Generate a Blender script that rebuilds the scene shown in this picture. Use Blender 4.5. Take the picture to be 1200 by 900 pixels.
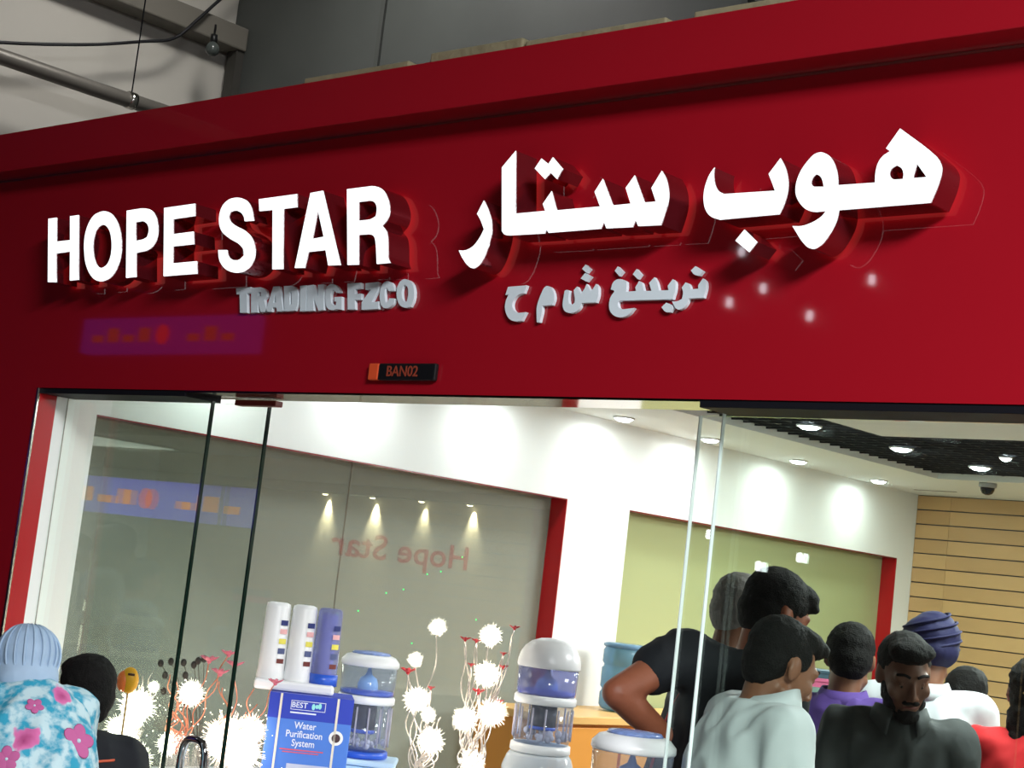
import bpy, bmesh, math, random
from mathutils import Vector, Matrix, noise
from mathutils.bvhtree import BVHTree
random.seed(7)
for _o in list(bpy.data.objects):
    bpy.data.objects.remove(_o)
scene = bpy.context.scene
COL = scene.collection

# ------------------------------------------------------------------ camera
YAW, PITCH, ROLL, FPX = .7375, .1171, .1167, 1960.0
cam_fwd = Vector((-math.sin(YAW)*math.cos(PITCH), math.cos(YAW)*math.cos(PITCH), math.sin(PITCH)))
_r = Vector((math.cos(YAW), math.sin(YAW), 0)); _u = _r.cross(cam_fwd)
cam_right = _r*math.cos(ROLL) + _u*math.sin(ROLL)
cam_up = -_r*math.sin(ROLL) + _u*math.cos(ROLL)
cam_data = bpy.data.cameras.new('camera'); cam = bpy.data.objects.new('camera', cam_data); COL.objects.link(cam)
cam_data.sensor_width = 36; cam_data.lens = 36*FPX/1200; cam_data.clip_start = .05
_m = Matrix((cam_right, cam_up, -cam_fwd)).transposed().to_4x4(); _m.translation = Vector((0, -3.23, 1.75))
cam.matrix_world = _m
scene.camera = cam

# ------------------------------------------------------------------ world, view, large lights
world = bpy.data.worlds.new('world'); scene.world = world; world.use_nodes = True
world.node_tree.nodes['Background'].inputs[0].default_value = (.75, .8, .9, 1)
world.node_tree.nodes['Background'].inputs[1].default_value = .022
vs = scene.view_settings
vs.view_transform = 'Standard'; vs.look = 'None'; vs.exposure = 0.0; vs.gamma = 1.0; vs.use_curve_mapping = False

def area_light(name, loc, size, power, color=(1, 1, 1), target=None, size_y=None):
    d = bpy.data.lights.new(name, 'AREA'); d.energy = power; d.color = color; d.size = size
    if size_y: d.shape = 'RECTANGLE'; d.size_y = size_y
    o = bpy.data.objects.new(name, d); COL.objects.link(o); o.location = loc
    t = Vector(target) if target else Vector(loc) - Vector((0, 0, 1))
    o.rotation_euler = (t - Vector(loc)).to_track_quat('-Z', 'Y').to_euler()
    return o
# unseen hall lamps added to light the fascia (housings further down), added shop fill panels
HALL_FILL_LAMPS = [((3.0, -3.8, 5.0), 1450), ((-3.6, -4.6, 5.9), 4), ((-10, -4.5, 5.9), 4)]
for _p, _w in HALL_FILL_LAMPS:
    area_light('hall_fill_light', (_p[0], _p[1], _p[2]-.06), 2.4 if _w > 100 else .9, _w, (.95, .97, 1))
area_light('upper_lamp_light', (-5.75, 1.15, 5.2), .5, 40, (1, .98, .93))
SHOP_FILL_PANELS = [((-2.2, 2.1, 2.6), 45), ((-2.6, 4.4, 2.6), 150), ((.2, 2.6, 2.6), 110)]
for _p, _w in SHOP_FILL_PANELS:
    area_light('shop_fill_light', (_p[0], _p[1], _p[2]-.05), .58, _w, (.95, 1, 1))

# ------------------------------------------------------------------ materials
def lin(c):
    return tuple((x/255/12.92) if x/255 <= .04045 else ((x/255+.055)/1.055)**2.4 for x in c) + (1,)
MATS = {}
def mat(name, c, rough=.5, metal=0, emit=0, ecol=None, bump=0, bscale=60, var=0, vscale=8, coat=0, spec=.5, trans=0, ior=1.45, alpha=1):
    if name in MATS: return MATS[name]
    m = bpy.data.materials.new(name); m.use_nodes = True; nt = m.node_tree; b = nt.nodes['Principled BSDF']
    col = lin(c)
    b.inputs['Base Color'].default_value = col; b.inputs['Roughness'].default_value = rough; b.inputs['Metallic'].default_value = metal
    b.inputs['Coat Weight'].default_value = coat; b.inputs['Coat Roughness'].default_value = .03
    b.inputs['Specular IOR Level'].default_value = spec; b.inputs['Transmission Weight'].default_value = trans; b.inputs['IOR'].default_value = ior
    b.inputs['Alpha'].default_value = alpha
    if emit:
        b.inputs['Emission Color'].default_value = lin(ecol or c); b.inputs['Emission Strength'].default_value = emit
    if var or bump:
        tc = nt.nodes.new('ShaderNodeTexCoord')
    if var:
        n = nt.nodes.new('ShaderNodeTexNoise'); n.inputs['Scale'].default_value = vscale; n.inputs['Detail'].default_value = 5
        nt.links.new(tc.outputs['Object'], n.inputs['Vector'])
        mx = nt.nodes.new('ShaderNodeMix'); mx.data_type = 'RGBA'
        mx.inputs['A'].default_value = tuple(x*(1-var) for x in col[:3]) + (1,)
        mx.inputs['B'].default_value = tuple(min(1, x*(1+var)) for x in col[:3]) + (1,)
        nt.links.new(n.outputs['Fac'], mx.inputs['Factor']); nt.links.new(mx.outputs['Result'], b.inputs['Base Color'])
    if bump:
        n = nt.nodes.new('ShaderNodeTexNoise'); n.inputs['Scale'].default_value = bscale; n.inputs['Detail'].default_value = 4
        nt.links.new(tc.outputs['Object'], n.inputs['Vector'])
        bp = nt.nodes.new('ShaderNodeBump'); bp.inputs['Strength'].default_value = bump; bp.inputs['Distance'].default_value = .01
        nt.links.new(n.outputs['Fac'], bp.inputs['Height']); nt.links.new(bp.outputs['Normal'], b.inputs['Normal'])
    MATS[name] = m
    return m
def glass(name, tint=(255, 255, 255), ior=1.5, haze=0, hcol=(200, 200, 200), rough=0.0, extra=0.0):
    """thin clear sheet: transparent and mirror by Fresnel, with an optional share of milky diffuse"""
    if name in MATS: return MATS[name]
    m = bpy.data.materials.new(name); m.use_nodes = True; nt = m.node_tree; nt.nodes.clear()
    out = nt.nodes.new('ShaderNodeOutputMaterial'); tr = nt.nodes.new('ShaderNodeBsdfTransparent'); gl = nt.nodes.new('ShaderNodeBsdfGlossy')
    tr.inputs[0].default_value = lin(tint); gl.inputs['Roughness'].default_value = rough; gl.inputs[0].default_value = (1, 1, 1, 1)
    lw = nt.nodes.new('ShaderNodeLayerWeight'); f0 = ((ior-1)/(ior+1))**2 + extra
    pw = nt.nodes.new('ShaderNodeMath'); pw.operation = 'POWER'; pw.inputs[1].default_value = 5; nt.links.new(lw.outputs['Facing'], pw.inputs[0])
    ad = nt.nodes.new('ShaderNodeMath'); ad.operation = 'MULTIPLY_ADD'; ad.inputs[1].default_value = 1-f0; ad.inputs[2].default_value = f0; nt.links.new(pw.outputs[0], ad.inputs[0])
    base = tr.outputs[0]
    if haze:
        df = nt.nodes.new('ShaderNodeBsdfDiffuse'); df.inputs[0].default_value = lin(hcol)
        h = nt.nodes.new('ShaderNodeMixShader'); h.inputs[0].default_value = haze
        nt.links.new(base, h.inputs[1]); nt.links.new(df.outputs[0], h.inputs[2]); base = h.outputs[0]
    mx = nt.nodes.new('ShaderNodeMixShader')
    nt.links.new(ad.outputs[0], mx.inputs[0]); nt.links.new(base, mx.inputs[1]); nt.links.new(gl.outputs[0], mx.inputs[2])
    nt.links.new(mx.outputs[0], out.inputs[0]); MATS[name] = m
    return m
def emitter(name, c, s):
    if name in MATS: return MATS[name]
    m = bpy.data.materials.new(name); m.use_nodes = True; nt = m.node_tree; nt.nodes.clear()
    out = nt.nodes.new('ShaderNodeOutputMaterial'); e = nt.nodes.new('ShaderNodeEmission'); e.inputs[0].default_value = lin(c); e.inputs[1].default_value = s
    nt.links.new(e.outputs[0], out.inputs[0]); MATS[name] = m
    return m

# ------------------------------------------------------------------ mesh helpers
def link(name, bm, m, parent=None, smooth=False):
    me = bpy.data.meshes.new(name)
    bmesh.ops.recalc_face_normals(bm, faces=bm.faces[:]); bm.to_mesh(me); bm.free()
    return link_mesh(name, me, m, parent, smooth)
def link_mesh(name, me, m, parent=None, smooth=False):
    if m is not None: me.materials.clear(); me.materials.append(m)
    if smooth:
        for p in me.polygons: p.use_smooth = True
    o = bpy.data.objects.new(name, me); COL.objects.link(o)
    if parent: o.parent = parent
    return o
def empty(name, loc=(0, 0, 0), rz=0, label=None, cat=None, group=None, kind=None):
    o = bpy.data.objects.new(name, None); COL.objects.link(o); o.location = loc; o.rotation_euler = (0, 0, rz); o.empty_display_size = .05
    return tag(o, label, cat, group, kind)
def tag(o, label=None, cat=None, group=None, kind=None):
    if label: o['label'] = label
    if cat: o['category'] = cat
    if group: o['group'] = group
    if kind: o['kind'] = kind
    return o
def NB(): return bmesh.new()
def box(bm, a, b, bev=0):
    (x0, y0, z0), (x1, y1, z1) = a, b
    vs_ = [bm.verts.new(p) for p in ((x0,y0,z0),(x1,y0,z0),(x1,y1,z0),(x0,y1,z0),(x0,y0,z1),(x1,y0,z1),(x1,y1,z1),(x0,y1,z1))]
    fs = [bm.faces.new([vs_[i] for i in f]) for f in ((0,3,2,1),(4,5,6,7),(0,1,5,4),(1,2,6,5),(2,3,7,6),(3,0,4,7))]
    if bev:
        es = list({e for f in fs for e in f.edges})
        bmesh.ops.bevel(bm, geom=es, offset=bev, segments=2, affect='EDGES', profile=.5)
    return bm
def bx(a, b, bev=0): return box(NB(), a, b, bev)
def lathe(bm, prof, c=(0, 0, 0), n=28, close=True, ry=1.0):
    rings = []
    for r, z in prof:
        rings.append([bm.verts.new((c[0]+r*math.cos(2*math.pi*i/n), c[1]+r*ry*math.sin(2*math.pi*i/n), c[2]+z)) for i in range(n)])
    for a, b in zip(rings, rings[1:]):
        for i in range(n): bm.faces.new((a[i], a[(i+1) % n], b[(i+1) % n], b[i]))
    if close:
        bm.faces.new(rings[0][::-1]); bm.faces.new(rings[-1])
    return bm
def frame_of(d):
    d = d.normalized(); a = Vector((0, 0, 1)) if abs(d.z) < .9 else Vector((1, 0, 0))
    x = d.cross(a).normalized(); return x, x.cross(d).normalized()
def tube(bm, pts, rad, n=6, cap=True):
    pts = [Vector(p) for p in pts]
    if not hasattr(rad, '__len__'): rad = [rad]*len(pts)
    rings = []
    for i, p in enumerate(pts):
        d = pts[min(i+1, len(pts)-1)] - pts[max(i-1, 0)]
        x, y = frame_of(d)
        if rings:
            px = prevx - d.normalized()*prevx.dot(d.normalized())
            if px.length > 1e-6: x = px.normalized(); y = x.cross(d.normalized())
        prevx = x
        rings.append([bm.verts.new(p + (x*math.cos(2*math.pi*k/n) + y*math.sin(2*math.pi*k/n))*rad[i]) for k in range(n)])
    for a, b in zip(rings, rings[1:]):
        for k in range(n): bm.faces.new((a[k], a[(k+1) % n], b[(k+1) % n], b[k]))
    if cap: bm.faces.new(rings[0][::-1]); bm.faces.new(rings[-1])
    return bm
_SPH = {}
def sphere(bm, c, r, u=12, v=8, rot=None):
    if not hasattr(r, '__len__'): r = (r, r, r)
    if (u, v) not in _SPH:
        pts = [Vector((0, 0, 1))] + [Vector((math.sin(math.pi*j/v)*math.cos(2*math.pi*i/u), math.sin(math.pi*j/v)*math.sin(2*math.pi*i/u), math.cos(math.pi*j/v))) for j in range(1, v) for i in range(u)] + [Vector((0, 0, -1))]
        fs = [(0, 1+i, 1+(i+1) % u) for i in range(u)]
        for j in range(v-2):
            for i in range(u): a = 1+j*u; fs.append((a+i, a+u+i, a+u+(i+1) % u, a+(i+1) % u))
        e = len(pts)-1; a = 1+(v-2)*u
        fs += [(a+i, e, a+(i+1) % u) for i in range(u)]
        _SPH[(u, v)] = (pts, fs)
    pts, fs = _SPH[(u, v)]; c = Vector(c); vs_ = []
    for p in pts:
        q = Vector((p.x*r[0], p.y*r[1], p.z*r[2])); vs_.append(bm.verts.new(c + (rot @ q if rot is not None else q)))
    for f in fs: bm.faces.new([vs_[k] for k in f])
    return bm
def spline(pts, n=6):
    pts = [Vector(p) for p in pts]; out = []
    for i in range(len(pts)-1):
        p0 = pts[max(i-1, 0)]; p1 = pts[i]; p2 = pts[i+1]; p3 = pts[min(i+2, len(pts)-1)]
        for k in range(n):
            t = k/n
            out.append(.5*((2*p1) + (p2-p0)*t + (2*p0-5*p1+4*p2-p3)*t*t + (3*p1-p0-3*p2+p3)*t**3))
    return out + [pts[-1]]
def struct(name, bm, m, label=None): return tag(link(name, bm, m), label, None, None, 'structure')
def text_mesh(name, body, size, m, parent, loc, rot, extrude=.0006, align='CENTER', sx=1.0):
    cu = bpy.data.curves.new(name, 'FONT'); cu.body = body; cu.size = size; cu.extrude = extrude; cu.align_x = align; cu.align_y = 'CENTER'
    cu.offset = size*.012; cu.resolution_u = 3
    t = bpy.data.objects.new(name, cu); COL.objects.link(t)
    me = bpy.data.meshes.new_from_object(t.evaluated_get(bpy.context.evaluated_depsgraph_get()))
    bpy.data.objects.remove(t); bpy.data.curves.remove(cu)
    o = link_mesh(name, me, m, parent); o.location = loc; o.rotation_euler = rot; o.scale = (sx, 1, 1)
    return o
# ------------------------------------------------------------------ colours used again and again
RED = mat('fascia_red', (160, 15, 31), .45, coat=1.0, spec=.2, bump=.02, bscale=3)
RED_TRIM = mat('trim_red', (172, 16, 24), .3)
WALLW = mat('wall_paint', (236, 238, 234), .65, bump=.03, bscale=90)
STEEL = mat('brushed_steel', (190, 186, 180), .18, 1, bump=.02, bscale=200)
CHROME = mat('chrome', (225, 225, 228), .06, 1)
DARK = mat('dark_metal', (26, 26, 32), .25, .6)
WHITE_PL = mat('white_plastic', (238, 240, 240), .3)
BLACK_PL = mat('black_plastic', (18, 18, 20), .4)

# ------------------------------------------------------------------ the shop front
FX0, FX1 = -9.0, 3.2
front = struct('wall_front', bx((FX0, 0, 2.232), (FX1, .06, 3.01)), RED)
link('upper_beam', bx((FX0, -.095, 3.012), (FX1, .12, 3.157), .003), RED, front)
link('panel_edge', bx((FX0, -.004, 3.004), (FX1, -.0005, 3.011)), STEEL, front)
link('fascia_backing', bx((FX0, .06, 2.27), (FX1, .12, 3.012)), mat('backing_board', (120, 110, 100), .8), front)
# the end of the front beside the opening: outer cladding and the return of the jamb
link('pier_panel', bx((FX0, 0, 0), (-5.166, .06, 2.232)), RED, front)
link('jamb', bx((-5.2, .002, 0), (-5.160, .076, 2.23)), RED_TRIM, front)
link('jamb_edge', bx((-5.167, -.006, 0), (-5.156, .004, 2.232), .002), STEEL, front)
# underside of the fascia: polished strip, and the dark channels that hold the fixed glass
link('soffit_strip', bx((-4.33, .001, 2.226), (-2.33, .15, 2.2319)), mat('soffit_steel', (196, 176, 168), .09, 1), front)
for a, b in ((-5.16, -4.33), (-2.33, FX1)):
    link('glass_channel', bx((a, .004, 2.213), (b, .15, 2.2315), .001), mat('channel_black', (20, 20, 26), .55, spec=.2), front)
link('sensor_bar', bx((-4.22, .118, 2.204), (-4.02, .15, 2.222), .003), mat('sensor_brown', (120, 40, 25), .4), front)

# glass panes: fixed ones at y .12, open sliding leaves just behind them
CLEAR = glass('shop_glass', (252, 255, 253), 1.5)
EDGE_D = mat('glass_edge_dark', (20, 38, 30), .1, coat=.5)
EDGE_LIT = mat('glass_edge_lit', (225, 238, 235), .12, coat=.5)  # same polished glass edge, with the light it catches put into the colour
def pane(name, x0, x1, y, z0, z1, edges, em):
    o = struct(name, bx((x0, y-.005, z0), (x1, y+.005, z1)), CLEAR)
    ew = .0032 if em == EDGE_D else .0015
    for e in edges:
        link('polished_edge', bx((e-ew, y-.0058, z0), (e+ew, y+.0058, z1)), em, o)
    return o
tag(pane('window_1', -5.158, -4.331, .12, .03, 2.216, (-4.331,), EDGE_D), 'fixed clear glass pane left of the open shop doorway')
tag(pane('window_2', -2.337, 3.0, .12, .03, 2.216, (-2.337,), EDGE_LIT), 'fixed clear glass pane right of the open doorway')
d1 = pane('door_1', -4.95, -4.107, .17, .02, 2.215, (-4.107,), EDGE_D)
tag(d1, 'sliding glass door leaf with a chrome D-shaped handle')
tag(pane('door_2', -2.442, -1.55, .17, .02, 2.215, (-2.442,), EDGE_LIT), 'sliding glass door leaf behind the right glass pane')
h = spline([(-4.236, .162, .86), (-4.236, .115, .87), (-4.236, .112, 1.0), (-4.236, .112, 1.105), (-4.218, .112, 1.148), (-4.18, .112, 1.157),
            (-4.14, .112, 1.148), (-4.122, .112, 1.105), (-4.122, .112, 1.0), (-4.122, .115, .87), (-4.122, .162, .86)], 5)
link('door_handle', tube(NB(), h, .0125, 10), CHROME, d1, True)
# unit number plate on the fascia
pl = empty('number_plate', (-3.34, -.001, 2.292), 0, 'small black unit plate reading BAN02 with an orange end', 'plate')
o_ = link('plate_body', bx((-.092, -.016, -.024), (.132, 0, .024), .004), BLACK_PL, pl)
link('plate_end', bx((-.133, -.016, -.024), (-.0925, 0, .024), .004), mat('plate_orange', (225, 85, 45), .4), pl)
text_mesh('plate_lettering', 'BAN02', .042, mat('plate_print', (150, 62, 42), .5), pl, (.005, -.0165, 0), (math.pi/2, 0, 0))

# ------------------------------------------------------------------ raised sign letters
FACE = emitter('letter_glow', (246, 252, 255), 1.55)
RETURN = mat('letter_return', (150, 46, 58), .1, .8, coat=.4)
BACKLIGHT = emitter('letter_back_glow', (255, 120, 112), .8)
SATIN = mat('satin_letter', (226, 238, 244), .35)
def smooth_loop(pts, it=2, lim=52):
    pts = [Vector((p[0], p[1])) for p in pts]
    for _ in range(it):
        out = []; n = len(pts)
        for i in range(n):
            a, b, c = pts[i-1], pts[i], pts[(i+1) % n]
            d0, d1_ = b-a, c-b
            ang = math.degrees(abs(d0.angle_signed(d1_))) if d0.length > 1e-7 and d1_.length > 1e-7 else 0
            if 4 < ang < lim and max(d0.length, d1_.length) < 4.5*min(d0.length, d1_.length):
                k = min(d0.length, d1_.length)*.25
                out += [b - d0.normalized()*k, b + d1_.normalized()*k]
            else: out.append(b)
        pts = out
    return pts
def letter_meshes(loops, depth):
    cu = bpy.data.curves.new('glyph', 'CURVE'); cu.dimensions = '2D'; cu.fill_mode = 'BOTH'; cu.extrude = depth/2
    for lp in loops:
        q = smooth_loop(lp); s = cu.splines.new('POLY'); s.points.add(len(q)-1); s.use_cyclic_u = True
        for p, v in zip(s.points, q): p.co = (v.x, v.y, 0, 1)
    t = bpy.data.objects.new('glyph', cu); COL.objects.link(t)
    me = bpy.data.meshes.new_from_object(t.evaluated_get(bpy.context.evaluated_depsgraph_get()))
    bpy.data.objects.remove(t); bpy.data.curves.remove(cu)
    fr, sd, bk = [], [], []
    for p in me.polygons:
        vs_ = [me.vertices[i].co.copy() for i in p.vertices]
        (fr if p.normal.z > .5 else bk if p.normal.z < -.5 else sd).append(vs_)
    bpy.data.meshes.remove(me)
    return fr, sd, bk
def from_faces(faces, f):
    bm = NB(); cache = {}
    for vs_ in faces:
        q = []
        for v in vs_:
            k = (round(v.x, 5), round(v.y, 5), round(v.z, 5))
            if k not in cache: cache[k] = bm.verts.new(f(v))
            if cache[k] not in q: q.append(cache[k])
        if len(q) > 2:
            try: bm.faces.new(q)
            except ValueError: pass
    return bm
def raised_sign(name, glyphs, y_front, depth, label, lit):
    xs = [p[0] for g in glyphs for p in g[0]]; zs = [p[1] for g in glyphs for p in g[0]]
    cx, cz = (min(xs)+max(xs))/2, min(zs)
    root = empty(name, (cx, 0, cz), 0, label, 'sign')
    for g in glyphs:
        fr, sd, bk = letter_meshes(g, depth)
        f = lambda v: Vector((v.x-cx, y_front + (depth/2 - v.z), v.y-cz))
        if lit:
            body = link('letter', from_faces(sd, f), RETURN, root)
            rim = from_faces(fr, lambda v: f(v) + Vector((0, -.0006, 0)))
            r = bmesh.ops.extrude_face_region(rim, geom=rim.faces[:])
            for v in r['geom']:
                if isinstance(v, bmesh.types.BMVert): v.co.y += .004
            link('letter_face', rim, FACE, body)
            link('letter_back', from_faces(bk, f), BACKLIGHT, body)
        else:
            link('letter', from_faces(fr+sd+bk, f), SATIN, root)
    return root
# letter outlines as (x, z) in metres on the fascia; first loop is the outline, the others are holes
SIGN_LATIN = [
 [[(-5.104,2.813),(-5.052,2.814),(-5.032,2.728),(-4.949,2.729),(-4.971,2.814),(-4.919,2.815),(-4.863,2.588),(-4.914,2.587),(-4.939,2.689),(-5.022,2.686),(-4.995,2.584),(-5.047,2.586)]],
 [[(-4.779,2.822),(-4.731,2.812),(-4.688,2.782),(-4.658,2.741),(-4.64,2.692),(-4.639,2.65),(-4.651,2.611),(-4.68,2.586),(-4.727,2.576),(-4.769,2.584),(-4.807,2.609),(-4.84,2.648),(-4.86,2.703),(-4.865,2.741),(-4.855,2.781),(-4.83,2.81)],[(-4.769,2.776),(-4.737,2.764),(-4.713,2.739),(-4.697,2.7),(-4.693,2.663),(-4.705,2.634),(-4.736,2.621),(-4.763,2.63),(-4.787,2.654),(-4.806,2.695),(-4.81,2.73),(-4.8,2.762)]],
 [[(-4.641,2.813),(-4.549,2.816),(-4.504,2.808),(-4.474,2.785),(-4.455,2.751),(-4.45,2.714),(-4.463,2.686),(-4.493,2.672),(-4.554,2.667),(-4.535,2.586),(-4.59,2.585)],[(-4.581,2.771),(-4.538,2.773),(-4.511,2.759),(-4.5,2.738),(-4.506,2.717),(-4.524,2.71),(-4.566,2.707)]],
 [[(-4.436,2.809),(-4.276,2.813),(-4.266,2.773),(-4.379,2.769),(-4.367,2.719),(-4.263,2.722),(-4.252,2.681),(-4.359,2.679),(-4.347,2.623),(-4.224,2.625),(-4.215,2.585),(-4.387,2.583)]],
 [[(-3.972,2.74),(-3.986,2.776),(-4.014,2.805),(-4.062,2.82),(-4.111,2.816),(-4.141,2.793),(-4.145,2.751),(-4.124,2.715),(-4.08,2.691),(-4.027,2.671),(-4.001,2.653),(-3.996,2.633),(-4.016,2.619),(-4.05,2.621),(-4.072,2.634),(-4.081,2.654),(-4.125,2.656),(-4.115,2.624),(-4.082,2.595),(-4.034,2.58),(-3.986,2.582),(-3.956,2.597),(-3.943,2.623),(-3.946,2.653),(-3.967,2.687),(-4.005,2.711),(-4.058,2.729),(-4.084,2.743),(-4.096,2.759),(-4.091,2.775),(-4.065,2.779),(-4.036,2.769),(-4.02,2.754),(-4.015,2.741)]],
 [[(-3.961,2.806),(-3.786,2.81),(-3.779,2.77),(-3.839,2.769),(-3.805,2.584),(-3.853,2.585),(-3.889,2.769),(-3.951,2.769)]],
 [[(-3.726,2.809),(-3.673,2.812),(-3.554,2.586),(-3.606,2.587),(-3.626,2.633),(-3.7,2.631),(-3.707,2.584),(-3.752,2.585)],[(-3.683,2.755),(-3.642,2.673),(-3.69,2.669)]],
 [[(-3.568,2.809),(-3.454,2.811),(-3.417,2.799),(-3.391,2.77),(-3.377,2.738),(-3.38,2.711),(-3.401,2.692),(-3.379,2.675),(-3.369,2.648),(-3.36,2.598),(-3.35,2.584),(-3.403,2.583),(-3.417,2.641),(-3.427,2.664),(-3.448,2.671),(-3.493,2.671),(-3.477,2.584),(-3.524,2.585)],[(-3.511,2.768),(-3.459,2.769),(-3.439,2.76),(-3.43,2.741),(-3.432,2.721),(-3.452,2.713),(-3.5,2.712)]],
]
SIGN_ARABIC = [
 [[(-3.02,2.739),(-3.003,2.718),(-2.984,2.685),(-2.977,2.654),(-2.981,2.623),(-2.992,2.587),(-3.009,2.562),(-3.032,2.554),(-3.055,2.567),(-3.076,2.588),(-3.09,2.607),(-3.065,2.605),(-3.038,2.615),(-3.018,2.638),(-3.007,2.66),(-3.022,2.685),(-3.039,2.704)]],
 [[(-2.926,2.867),(-2.901,2.696),(-2.799,2.697),(-2.81,2.716),(-2.785,2.748),(-2.76,2.696),(-2.619,2.697),(-2.642,2.736),(-2.62,2.768),(-2.578,2.697),(-2.523,2.698),(-2.544,2.739),(-2.52,2.769),(-2.48,2.698),(-2.446,2.698),(-2.464,2.733),(-2.438,2.774),(-2.422,2.754),(-2.412,2.73),(-2.408,2.701),(-2.414,2.668),(-2.423,2.639),(-2.492,2.64),(-2.502,2.656),(-2.509,2.639),(-2.591,2.64),(-2.601,2.657),(-2.608,2.64),(-2.78,2.639),(-2.789,2.651),(-2.792,2.638),(-2.912,2.639),(-2.931,2.641),(-2.942,2.652),(-2.969,2.825)]],
 [[(-2.852,2.813),(-2.833,2.838),(-2.807,2.821),(-2.794,2.838),(-2.757,2.805),(-2.772,2.779),(-2.796,2.798),(-2.813,2.782)]],
 [[(-2.283,2.77),(-2.284,2.754),(-2.278,2.729),(-2.266,2.711),(-2.247,2.703),(-2.107,2.701),(-2.118,2.722),(-2.129,2.742),(-2.101,2.777),(-2.085,2.754),(-2.074,2.724),(-2.073,2.695),(-2.078,2.669),(-2.089,2.645),(-2.253,2.642),(-2.28,2.65),(-2.298,2.669),(-2.306,2.695),(-2.306,2.722),(-2.297,2.752)]],
 [[(-2.202,2.589),(-2.18,2.614),(-2.142,2.583),(-2.161,2.56)]],
 [[(-1.995,2.783),(-1.974,2.774),(-1.958,2.755),(-1.947,2.728),(-1.943,2.702),(-1.85,2.701),(-1.852,2.723),(-1.848,2.745),(-1.838,2.76),(-1.82,2.769),(-1.831,2.776),(-1.801,2.818),(-1.736,2.771),(-1.704,2.744),(-1.693,2.725),(-1.693,2.708),(-1.698,2.683),(-1.712,2.647),(-1.935,2.645),(-1.937,2.623),(-1.949,2.596),(-1.966,2.571),(-1.986,2.559),(-2.004,2.562),(-2.023,2.579),(-2.04,2.601),(-2.051,2.615),(-2.024,2.613),(-1.995,2.622),(-1.976,2.633),(-1.967,2.645),(-1.998,2.644),(-2.022,2.652),(-2.042,2.672),(-2.052,2.691),(-2.053,2.715),(-2.045,2.741),(-2.029,2.763),(-2.013,2.779)],[(-2.014,2.712),(-2.011,2.725),(-2.002,2.732),(-1.989,2.726),(-1.982,2.712),(-1.979,2.701),(-2.007,2.703)],[(-1.818,2.72),(-1.813,2.731),(-1.801,2.736),(-1.787,2.728),(-1.782,2.715),(-1.783,2.704),(-1.805,2.704),(-1.814,2.71)],[(-1.753,2.736),(-1.727,2.704),(-1.759,2.704)]],
]
SUB_ARABIC = [
 [[(-2.985,2.501),(-2.979,2.523),(-2.913,2.525),(-2.92,2.504),(-2.939,2.501),(-2.953,2.49),(-2.958,2.474),(-2.95,2.459),(-2.936,2.451),(-2.905,2.453),(-2.917,2.43),(-2.94,2.428),(-2.962,2.435),(-2.977,2.453),(-2.983,2.472),(-2.98,2.49),(-2.973,2.502)]],
 [[(-2.863,2.425),(-2.87,2.464),(-2.865,2.487),(-2.853,2.516),(-2.843,2.522),(-2.829,2.518),(-2.817,2.505),(-2.811,2.486),(-2.817,2.47),(-2.851,2.469),(-2.849,2.453),(-2.854,2.425)]],
 [[(-2.782,2.475),(-2.78,2.506),(-2.774,2.509),(-2.765,2.507),(-2.765,2.485),(-2.76,2.472),(-2.749,2.469),(-2.742,2.474),(-2.742,2.484),(-2.75,2.507),(-2.74,2.516),(-2.725,2.498),(-2.716,2.506),(-2.709,2.522),(-2.692,2.502),(-2.686,2.509),(-2.678,2.521),(-2.669,2.513),(-2.666,2.49),(-2.671,2.473),(-2.719,2.473),(-2.723,2.458),(-2.738,2.448),(-2.756,2.447),(-2.772,2.452),(-2.78,2.463)]],
 [[(-2.73,2.562),(-2.72,2.573),(-2.703,2.561),(-2.713,2.551)]],
 [[(-2.731,2.537),(-2.718,2.551),(-2.697,2.541),(-2.71,2.528)]],
 [[(-2.622,2.553),(-2.614,2.564),(-2.596,2.55),(-2.606,2.539)]],
 [[(-2.563,2.542),(-2.553,2.555),(-2.537,2.541),(-2.546,2.529)]],
 [[(-2.386,2.545),(-2.374,2.555),(-2.35,2.542),(-2.359,2.531),(-2.375,2.533)]],
 [[(-2.628,2.505),(-2.625,2.522),(-2.614,2.531),(-2.595,2.531),(-2.581,2.524),(-2.578,2.508),(-2.579,2.498),(-2.547,2.499),(-2.551,2.508),(-2.541,2.524),(-2.532,2.52),(-2.522,2.498),(-2.499,2.498),(-2.509,2.518),(-2.495,2.532),(-2.485,2.52),(-2.476,2.498),(-2.447,2.498),(-2.451,2.509),(-2.438,2.525),(-2.428,2.518),(-2.426,2.498),(-2.432,2.475),(-2.594,2.476),(-2.6,2.473),(-2.6,2.465),(-2.596,2.457),(-2.584,2.453),(-2.547,2.456),(-2.563,2.437),(-2.588,2.432),(-2.609,2.437),(-2.624,2.45),(-2.629,2.466),(-2.627,2.486),(-2.616,2.499),(-2.618,2.503)]],
 [[(-2.408,2.503),(-2.398,2.516),(-2.387,2.512),(-2.38,2.498),(-2.358,2.499),(-2.36,2.507),(-2.348,2.524),(-2.338,2.517),(-2.335,2.5),(-2.34,2.476),(-2.383,2.476),(-2.387,2.463),(-2.397,2.451),(-2.412,2.448),(-2.422,2.454),(-2.433,2.47),(-2.418,2.469),(-2.404,2.475),(-2.402,2.485),(-2.403,2.495)]],
 [[(-2.463,2.456),(-2.45,2.467),(-2.433,2.461),(-2.428,2.454),(-2.434,2.443),(-2.45,2.443)]],
]
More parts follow.
